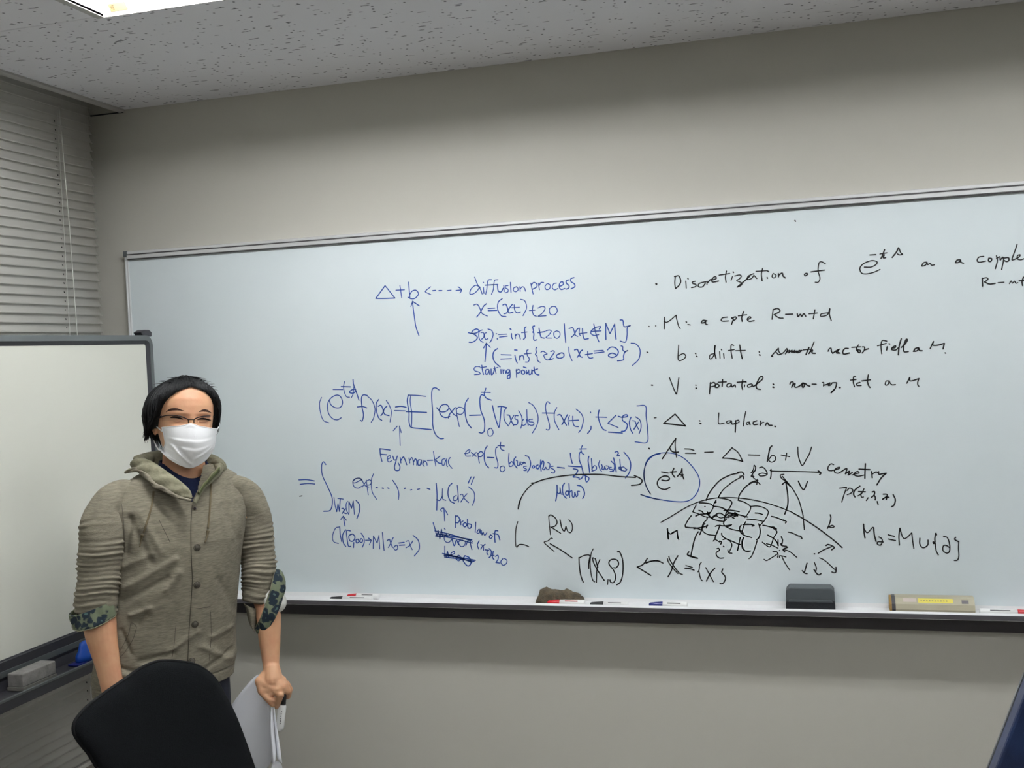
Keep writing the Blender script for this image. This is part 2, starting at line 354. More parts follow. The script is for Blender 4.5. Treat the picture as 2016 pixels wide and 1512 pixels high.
# tray: floor, lip, dark front, dark rail below
prism('marker_tray', [(-.018, .8325), (-.019, .820), (-.100, .8185), (-.106, .826), (-.1075, .8330), (-.111, .8340), (-.1185, .8292), (-.118, .8165), (-.112, .8125), (-.018, .810)], 'x', BX0-.002, BX1, M_tray, wb)
box('tray_front', (BX0-.002, BX1, -.1195, -.1181, .8155, .8285), M_aludark, wb)
box('bottom_rail', (BX0, BX1, -.022, -.0005, .757, .811), M_rail, wb)
BLUE_INK = """
2002,2221 2072,2301
2072,2301 2137,2216
2137,2216 2070,2217 2002,2221
2146,2267 2206,2266
2176,2295 2181,2246 2185,2214
2238,2314 2239,2266 2241,2211
2242,2234 2260,2255 2287,2258 2302,2233 2277,2207 2249,2205 2228,2217
2388,2275 2352,2250 2355,2241 2387,2224
2401,2249 2421,2250
2443,2247 2464,2246
2500,2244 2527,2245
2560,2241 2598,2243
2575,2264 2598,2243 2586,2223
2258,2189 2263,2118 2273,2025 2292,1962
2245,2155 2259,2188
2259,2188 2304,2156
2724,2251 2695,2266 2663,2246 2652,2215 2673,2212 2702,2230 2721,2256
2690,2319 2705,2275 2726,2237 2735,2208
2745,2250 2747,2211
2745,2283 2748,2280
2802,2296 2781,2295 2772,2271 2767,2235 2758,2205
2757,2263 2813,2263
2845,2293 2823,2291 2816,2268 2811,2233 2797,2203
2803,2262 2843,2263
2840,2258 2843,2222 2862,2215 2877,2238
2881,2255 2882,2215
2910,2252 2893,2250 2891,2239 2907,2229 2907,2213 2888,2207
2926,2271 2927,2208
2964,2240 2947,2235 2944,2218 2959,2210 2974,2221 2971,2236 2962,2242
2986,2240 2988,2211
2989,2227 3004,2239 3017,2229 3022,2210
3059,2258 3071,2189
3060,2245 3078,2261 3097,2251 3096,2232 3068,2219
3108,2255 3114,2213
3111,2237 3125,2257 3143,2256
3164,2247 3150,2231 3158,2212 3178,2216 3185,2237 3169,2249
3225,2248 3207,2245 3197,2223 3212,2207 3233,2215
3242,2225 3268,2237 3264,2255 3249,2249 3242,2227 3253,2207 3278,2212
3306,2264 3289,2259 3290,2242 3304,2230 3303,2214 3285,2207
3339,2276 3319,2270 3319,2252 3339,2237 3341,2219 3317,2207
2675,2141 2698,2145 2714,2121 2729,2084 2763,2066
2761,2145 2740,2129 2715,2089 2691,2063
2769,2114 2816,2114
2770,2100 2828,2099
2867,2171 2840,2150 2834,2106 2855,2064 2887,2056
2869,2131 2888,2135 2899,2111 2907,2079 2935,2082
2933,2132 2913,2110 2893,2080 2874,2075
2944,2128 2946,2095 2960,2076 2984,2081
2927,2110 2978,2110
2988,2160 3015,2148 3024,2104 2999,2056
3042,2086 3079,2087
3067,2118 3062,2084 3068,2057 3086,2048
3098,2099 3126,2108 3145,2098 3128,2068 3097,2047
3097,2047 3149,2048
3190,2104 3172,2087 3178,2056 3205,2052 3223,2076 3212,2101 3190,2104

2630,1966 2660,1959 2690,1964 2702,1977 2685,1987 2660,1976 2655,1962 2677,1949 2690,1931 2676,1914 2654,1904 2632,1905
2725,1979 2706,1971 2699,1945 2706,1916 2727,1899
2715,1962 2730,1962 2735,1947 2730,1929 2716,1920
2752,1960 2740,1955 2738,1932 2746,1917 2760,1922
2763,1983 2787,1973 2796,1947 2785,1915 2772,1897
2816,1951 2820,1950
2822,1918 2825,1916
2832,1945 2888,1945
2837,1928 2890,1932
2910,1977 2916,1973
2918,1947 2918,1924 2924,1911
2942,1943 2942,1914
2943,1931 2955,1942 2968,1936 2975,1909
3016,1985 3006,1977 3006,1948 3007,1919 2995,1907
2984,1949 3021,1952
3072,1988 3059,1983 3063,1957 3058,1949 3065,1940 3061,1911 3066,1898 3083,1900
3100,1973 3104,1944 3111,1915 3131,1908
3091,1944 3138,1949
3144,1953 3166,1957 3178,1949 3162,1927 3142,1910 3179,1906
3213,1950 3195,1939 3197,1914 3214,1903 3232,1918 3232,1940 3213,1950
3264,1992 3265,1936 3268,1874
3293,1960 3316,1965 3325,1944 3331,1919 3347,1909
3353,1959 3341,1949 3325,1922 3306,1906
3361,1960 3356,1926 3364,1914
3379,1956 3380,1919 3388,1891 3414,1892
3357,1926 3407,1929
3494,1964 3466,1960 3436,1942 3432,1922 3452,1910 3481,1914
3436,1936 3496,1936
3452,1981 3459,1938 3469,1898 3480,1869
3493,1958 3485,1948
3524,1881 3525,1935 3528,1982
3528,1982 3551,1917
3551,1917 3583,1974
3583,1974 3584,1926 3588,1880
3618,1998 3635,1994 3639,1963 3648,1954 3680,1960
3680,1960 3661,1948 3658,1906 3651,1870 3641,1859 3613,1868
2749,1894 2743,1845 2733,1775
2728,1863 2749,1894
2749,1894 2774,1865
2822,1856 2797,1839 2788,1808 2797,1773 2829,1742
2842,1816 2910,1811
2839,1788 2911,1788
2933,1842 2950,1840
2934,1808 2939,1779 2947,1758
2965,1803 2965,1775
2966,1792 2979,1807 2989,1800 2992,1776
3023,1839 3013,1833 3016,1804 3028,1781 3018,1763 3001,1762
2996,1814 3042,1817
3081,1853 3073,1842 3076,1819 3068,1808 3079,1796 3081,1770 3098,1756
3105,1820 3119,1826 3131,1819 3145,1807 3124,1802 3129,1782 3143,1770 3166,1775
3169,1821 3184,1826 3192,1817 3174,1792 3158,1770 3185,1777
3227,1807 3209,1799 3206,1785 3226,1777 3250,1786 3253,1803 3239,1811 3221,1804
3287,1845 3288,1804 3304,1758
3322,1825 3339,1828 3347,1813 3357,1784 3371,1778
3374,1823 3361,1815 3349,1793 3338,1779
3406,1813 3406,1785 3417,1770 3437,1772
3389,1793 3436,1798
3445,1813 3505,1815
3448,1800 3510,1805
3531,1816 3552,1832 3580,1828 3599,1805 3589,1780 3560,1769 3538,1777 3538,1788 3561,1795 3584,1786
3617,1838 3628,1832 3627,1812 3641,1802 3658,1808
3658,1808 3638,1796 3630,1773 3628,1751 3591,1746
3680,1852 3711,1845 3734,1808 3724,1752 3683,1714
2698,1745 2674,1747 2658,1735 2663,1720 2690,1710 2696,1698 2659,1695
2711,1754 2714,1718 2720,1694
2698,1737 2741,1743
2755,1725 2737,1723 2733,1700 2745,1695 2758,1716
2758,1723 2760,1693
2772,1727 2772,1692 2784,1698 2794,1723
2795,1741 2804,1697
2789,1729 2819,1736
2829,1742 2833,1738
2837,1722 2837,1696
2850,1721 2851,1695
2851,1713 2862,1718 2867,1706 2869,1695
2894,1717 2879,1717 2873,1703 2884,1697 2895,1711
2896,1717 2897,1688 2894,1665 2879,1662 2880,1680 2898,1688
2939,1718 2939,1666
2938,1709 2954,1717 2965,1708 2956,1696 2941,1695
2974,1708 2973,1691 2988,1687 2995,1701 2983,1712 2974,1707
2987,1732 3005,1725
3005,1710 3006,1687 3016,1701
3021,1712 3022,1683 3036,1688 3041,1714 3043,1685
3056,1728 3060,1693 3073,1681 3087,1678
3043,1705 3079,1716

1576,1583 1560,1545 1562,1484 1581,1428 1622,1410
1631,1564 1643,1530 1675,1510 1711,1513 1728,1546 1712,1586 1679,1593 1638,1570 1617,1531 1621,1476 1648,1439 1683,1429 1712,1442
1663,1633 1734,1630
1750,1683 1740,1648 1746,1606 1759,1581 1780,1577
1723,1650 1791,1646
1811,1694 1814,1658 1827,1621 1847,1555
1817,1658 1806,1598 1793,1574
1827,1627 1806,1628 1784,1616 1785,1606 1811,1604 1825,1618
1908,1585 1879,1589 1865,1566 1866,1511 1874,1457 1863,1418 1851,1421
1832,1511 1872,1512 1900,1503
1908,1581 1939,1551 1958,1497 1946,1437 1926,1406
1989,1556 1970,1532 1968,1484 1981,1436 2003,1417
1982,1511 2002,1517 2013,1495 2024,1459 2056,1446
2043,1509 2026,1495 2012,1465 1998,1448
2041,1548 2062,1512 2073,1470 2061,1405
2104,1503 2142,1506 2179,1499
2095,1479 2171,1475
2198,1579 2188,1538 2197,1466 2194,1407 2202,1371 2224,1362
2224,1362 2346,1348
2216,1576 2209,1537 2216,1466 2213,1406 2209,1368
2197,1578 2260,1574 2319,1566
2178,1470 2248,1466 2320,1461
2413,1605 2388,1620 2366,1609 2360,1556 2361,1462 2358,1379 2373,1319 2403,1290 2428,1289
2391,1490 2418,1463 2455,1465 2475,1488 2457,1509 2426,1504 2409,1478 2417,1442 2447,1424 2478,1432
2475,1488 2504,1446 2528,1431
2518,1487 2479,1447 2467,1421
2525,1487 2528,1434 2540,1363
2523,1472 2543,1489 2574,1479 2574,1456 2553,1442 2529,1448
2611,1546 2587,1508 2584,1444 2597,1385 2622,1352
2612,1434 2687,1434
2126,1377 2125,1319 2124,1248
2080,1347 2110,1376
2126,1377 2136,1333
1980,1231 1981,1190 1990,1146
1980,1230 2051,1220
1981,1193 2026,1189
2029,1159 2048,1167 2052,1181 2037,1180 2028,1162 2037,1141 2060,1149
2069,1179 2076,1155 2091,1155
2100,1179 2091,1152 2085,1134 2077,1110 2082,1086 2108,1086 2115,1110 2104,1134
2120,1169 2123,1133
2125,1151 2141,1172 2150,1163 2164,1121
2182,1165 2185,1132
2188,1150 2201,1168 2210,1147 2212,1120
2212,1138 2226,1159 2235,1144 2234,1117
2259,1152 2245,1149 2243,1120 2256,1117 2267,1149
2267,1152 2269,1122
2280,1149 2278,1116 2287,1110
2279,1131 2292,1143 2304,1131 2306,1116
2309,1147 2347,1148
2355,1206 2359,1160 2366,1109
2398,1174 2365,1151
2365,1151 2386,1130 2404,1126
2431,1156 2412,1150 2410,1120 2422,1114 2436,1147
2440,1155 2441,1114 2447,1105
2468,1164 2455,1146 2457,1120 2477,1093

2760,1577 2699,1580
2731,1606 2719,1569 2731,1542 2764,1528
2717,1559 2698,1563 2687,1531 2690,1466 2711,1400 2708,1335 2690,1318 2672,1323
2770,1493 2780,1437 2801,1362 2809,1359 2820,1423 2828,1481
2806,1484 2830,1486 2866,1477
2863,1477 2845,1448 2846,1397 2871,1359
2864,1430 2881,1425 2889,1396 2905,1363
2911,1427 2893,1402 2875,1367
2937,1423 2921,1424 2916,1405 2933,1395 2928,1369 2905,1366
2942,1455 2960,1420 2962,1381 2952,1343
2973,1400 2962,1387 2964,1362 2985,1368 2993,1400
2996,1460 2996,1406 3001,1358
3032,1399 3009,1396 3009,1383 3035,1379 3037,1363 3014,1361 2998,1374
3011,1505 3043,1481 3067,1423 3061,1366 3027,1311
3149,1496 3133,1506 3120,1479 3123,1434 3134,1390 3141,1345 3131,1328 3118,1332
3097,1436 3179,1433
3193,1469 3175,1433 3176,1382 3200,1327
3194,1420 3214,1422 3229,1394 3250,1355
3259,1421 3246,1399 3221,1359
3272,1415 3261,1386 3266,1354
3293,1411 3293,1373 3302,1349 3327,1344
3268,1383 3329,1385
3316,1455 3350,1422 3359,1384 3346,1334 3326,1307
3407,1434 3408,1429
3407,1345 3404,1326 3383,1300
3462,1444 3455,1407 3466,1356 3484,1324 3501,1317
3439,1402 3509,1398
3567,1409 3514,1361
3514,1361 3578,1333
3515,1306 3603,1298
3582,1403 3607,1396 3639,1401 3633,1411 3611,1403 3607,1378 3631,1358 3636,1339 3620,1312 3597,1308
3661,1395 3649,1364 3655,1320 3669,1294
3669,1373 3685,1369 3693,1344 3705,1319
3706,1363 3693,1344 3676,1320
3689,1397 3716,1375 3721,1331 3707,1291
3701,1464 3754,1461 3755,1399 3761,1311 3753,1237 3680,1242
2749,1347 2732,1335 2734,1302 2754,1299 2767,1321 2756,1346 2742,1346
2566,1188 2592,1191 2606,1207 2594,1211 2575,1195 2577,1172 2608,1171
2613,1194 2646,1168
2647,1194 2618,1168
2657,1190 2660,1154 2665,1125
2657,1184 2678,1200 2693,1186 2680,1167 2659,1167
2722,1234 2705,1206 2699,1154 2708,1115 2727,1093
2721,1161 2764,1158
2814,1255 2810,1230 2817,1210 2835,1202
2795,1236 2837,1232
2794,1227 2780,1217 2778,1172 2789,1126 2785,1094 2766,1094
2819,1103 2805,1097 2804,1074 2820,1068 2835,1084 2825,1103 2812,1100

2866,1183 2861,1139 2865,1100
2866,1119 2881,1131 2891,1119 2885,1104 2867,1100
2910,1160 2897,1143 2898,1114 2915,1089
2912,1138 2919,1133 2918,1109 2930,1106 2936,1123
2936,1128 2943,1111 2956,1118 2961,1127 2972,1120
2939,1128 2972,1120
2979,1101 2960,1098 2961,1089 2977,1081 2974,1073 2959,1073
2973,1168 2995,1158 3006,1122 2999,1088 2982,1063
3020,1102 3015,1093 3024,1088 3032,1097 3025,1105
3055,1107 3042,1102 3042,1088 3054,1083 3065,1102
3074,1140 3070,1107 3073,1068
3077,1111 3083,1130 3093,1125 3089,1097 3083,1082 3093,1077 3104,1092
3104,1092 3113,1077 3125,1082 3132,1111 3117,1123
3153,1098 3138,1096 3138,1086 3152,1079 3162,1067 3154,1055 3139,1058
3180,1091 3225,1085
3267,1179 3270,1147 3277,1114
3249,1098 3290,1094 3332,1092
3282,1080 3299,1077 3311,1070 3297,1046 3278,1028 3297,1027 3318,1021
3347,1226 3336,1203 3342,1179 3356,1167
3326,1204 3372,1204
3335,1186 3325,1174 3323,1136 3336,1093 3344,1046 3333,1020 3315,1012
3350,1034 3360,1036 3357,1017 3363,996 3376,1007 3379,1022 3360,1034
3385,1157 3379,1131 3382,1097 3386,1056
3401,1142 3402,1102 3402,1064
3400,1074 3416,1097 3430,1090 3427,1073 3400,1063
3453,1130 3445,1106 3451,1078 3462,1061
3462,1106 3468,1092 3465,1077 3477,1073 3483,1091
3483,1091 3491,1072 3501,1077 3509,1091 3492,1096
3525,1086 3513,1084 3515,1074 3530,1072 3532,1062 3515,1060
3525,1124 3543,1105 3544,1081 3534,1058
3541,1145 3548,1109 3554,1057
3551,1180 3565,1184 3573,1173 3564,1160 3579,1158
3580,1135 3581,1104 3586,1064
3587,1085 3573,1085 3575,1074 3587,1076
3587,1085 3602,1087 3615,1075 3622,1071 3612,1062 3596,1064 3587,1071
3608,1179 3637,1141 3647,1103 3638,1056 3611,1018
3172,978 3171,942 3167,909 3159,878
3171,937 3180,923 3190,935 3191,961
3191,961 3195,925 3204,918
3222,990 3209,971 3207,932 3216,908 3230,894
3244,939 3229,937 3226,918 3241,915 3247,939
3250,987 3250,951 3250,899
3254,932 3264,944 3268,932 3267,908
3267,908 3274,898 3282,910 3285,932 3294,903 3304,917 3302,936 3316,937
3302,976 3330,967 3346,936 3345,912 3334,892
3833,1166 3788,1153 3749,1116 3728,1060 3728,1004 3740,961 3763,917
3701,916 3745,898 3822,881

1377,1029 1436,1030 1492,1021
1385,999 1443,1004 1496,1000
1583,1130 1567,1149 1552,1125 1553,1061 1582,993 1614,918 1616,866 1597,821 1549,815
1834,1025 1789,1005 1773,1013 1802,1035 1834,1032 1841,1017 1826,1036 1790,1032 1773,1010 1783,977 1811,969 1835,982
1840,1024 1860,987 1887,976
1873,1017 1839,976
1870,1024 1875,976 1880,924
1872,1017 1897,1024 1908,1005 1892,991 1872,991
1925,1064 1907,1020 1909,946 1938,894
1938,972 1949,971
1982,968 1991,966
2021,969 2030,964
2059,1020 2088,974 2098,930 2093,892
2139,964 2147,966
2181,954 2191,957
2230,958 2246,961
2298,964 2318,958
2604,1036 2582,995
2626,1036 2602,988
2363,997 2365,921 2358,821
2361,892 2382,885 2403,914
2405,961 2402,899 2424,885
2472,996 2448,971 2441,921 2455,881 2481,866
2498,917 2479,906 2478,884 2501,888 2510,917
2507,982 2510,927 2511,873
2525,920 2540,924 2550,898 2579,869
2571,927 2551,906 2526,873
2584,972 2617,941 2622,898 2605,851
1630,909 1635,859 1645,812
1645,812 1658,866
1658,866 1665,814
1665,814 1676,899
1658,902 1698,897
1683,834 1699,832 1697,806 1716,799
1713,832 1694,814 1685,799
1728,882 1716,858 1718,821 1733,793
1735,802 1738,880
1738,880 1755,836
1755,836 1770,884
1770,884 1773,795
1790,888 1813,858 1810,813 1789,765
1694,780 1695,754 1701,715
1673,761 1692,782
1692,782 1713,754
1657,709 1631,701 1608,656 1610,612 1646,597
1662,711 1663,657 1671,610
1705,690 1681,657 1682,604 1699,578
1739,683 1711,683 1712,627 1718,582 1736,579
1742,661 1725,646 1732,616 1756,616 1769,642 1754,661 1738,657
1759,605 1755,571
1793,627 1776,624 1779,601 1800,613 1813,631 1824,620 1815,605 1800,613 1789,627
1815,668 1833,639 1834,605 1819,574
1844,620 1884,622
1867,635 1886,620
1886,620 1871,591
1897,567 1903,649
1903,649 1927,602
1927,602 1943,654
1943,654 1943,563
1968,673 1971,613 1974,554
1999,617 2015,628 2024,603 2036,573
2044,640 2022,599 2005,573
2055,584 2044,570 2055,556 2071,566 2068,588 2053,584
2081,603 2120,608
2084,588 2123,591
2132,614 2152,618 2159,592 2174,560
2182,618 2159,589 2130,572
2185,655 2219,622 2223,564 2186,518
2390,812 2387,827 2407,834 2409,805 2410,750
2417,821 2433,790
2484,787 2480,707
2484,776 2499,783 2513,761 2501,739 2484,739
2517,761 2519,725
2520,740 2536,750
2547,740 2534,725 2545,711 2561,725 2550,740
2566,761 2566,711 2583,703 2591,725 2569,732
2622,743 2615,675
2639,696 2626,675 2641,671 2648,693
2648,696 2652,668
2657,689 2660,660
2660,660 2669,678
2669,678 2678,657 2694,675
2719,661 2708,646 2718,636 2730,650 2719,661
2769,686 2751,686 2745,654 2746,612
2735,668 2768,661 2779,627
2639,621 2626,595 2633,567
2649,596 2664,588 2666,560
2678,599 2656,581 2648,567
2677,563 2701,560
2691,560 2688,542 2695,531
2704,571 2718,553 2713,524 2701,513
2712,524 2736,528
2731,553 2724,517 2734,499
2743,521 2762,528 2761,503 2745,481
2745,481 2771,478
2794,507 2778,485 2792,464 2815,475 2820,496 2802,509
2329,739 2342,688 2351,648
2351,648 2361,688
2361,688 2370,630
2370,630 2384,696
2384,696 2390,645
2404,703 2411,692
2402,659 2424,649 2440,660 2425,667 2401,645 2407,616 2430,609 2454,631
2454,631 2467,587 2484,624 2498,595
2515,627 2498,609 2512,584 2535,588 2544,613 2522,627
2547,588 2560,617 2575,631 2581,588 2587,563
2338,685 2425,667 2515,642 2594,617
2340,652 2439,641 2593,606
2345,667 2440,652 2590,628
2402,585 2398,510
2410,510 2419,551 2425,514
2430,525 2464,536 2465,551 2442,536 2456,511
2474,504 2494,526 2509,508 2493,489 2474,504
2536,523 2523,493 2552,457 2575,472 2569,508 2540,523
2384,537 2471,518 2608,494
2398,514 2508,500 2599,487
2395,525 2494,511 2583,480

3763,917 3737,967 3727,1038 3743,1113 3782,1154 3848,1171 3922,1163 3985,1128 4037,1067 4065,1006 4057,942 4021,891 3974,870 3901,871 3799,887 3702,914"""
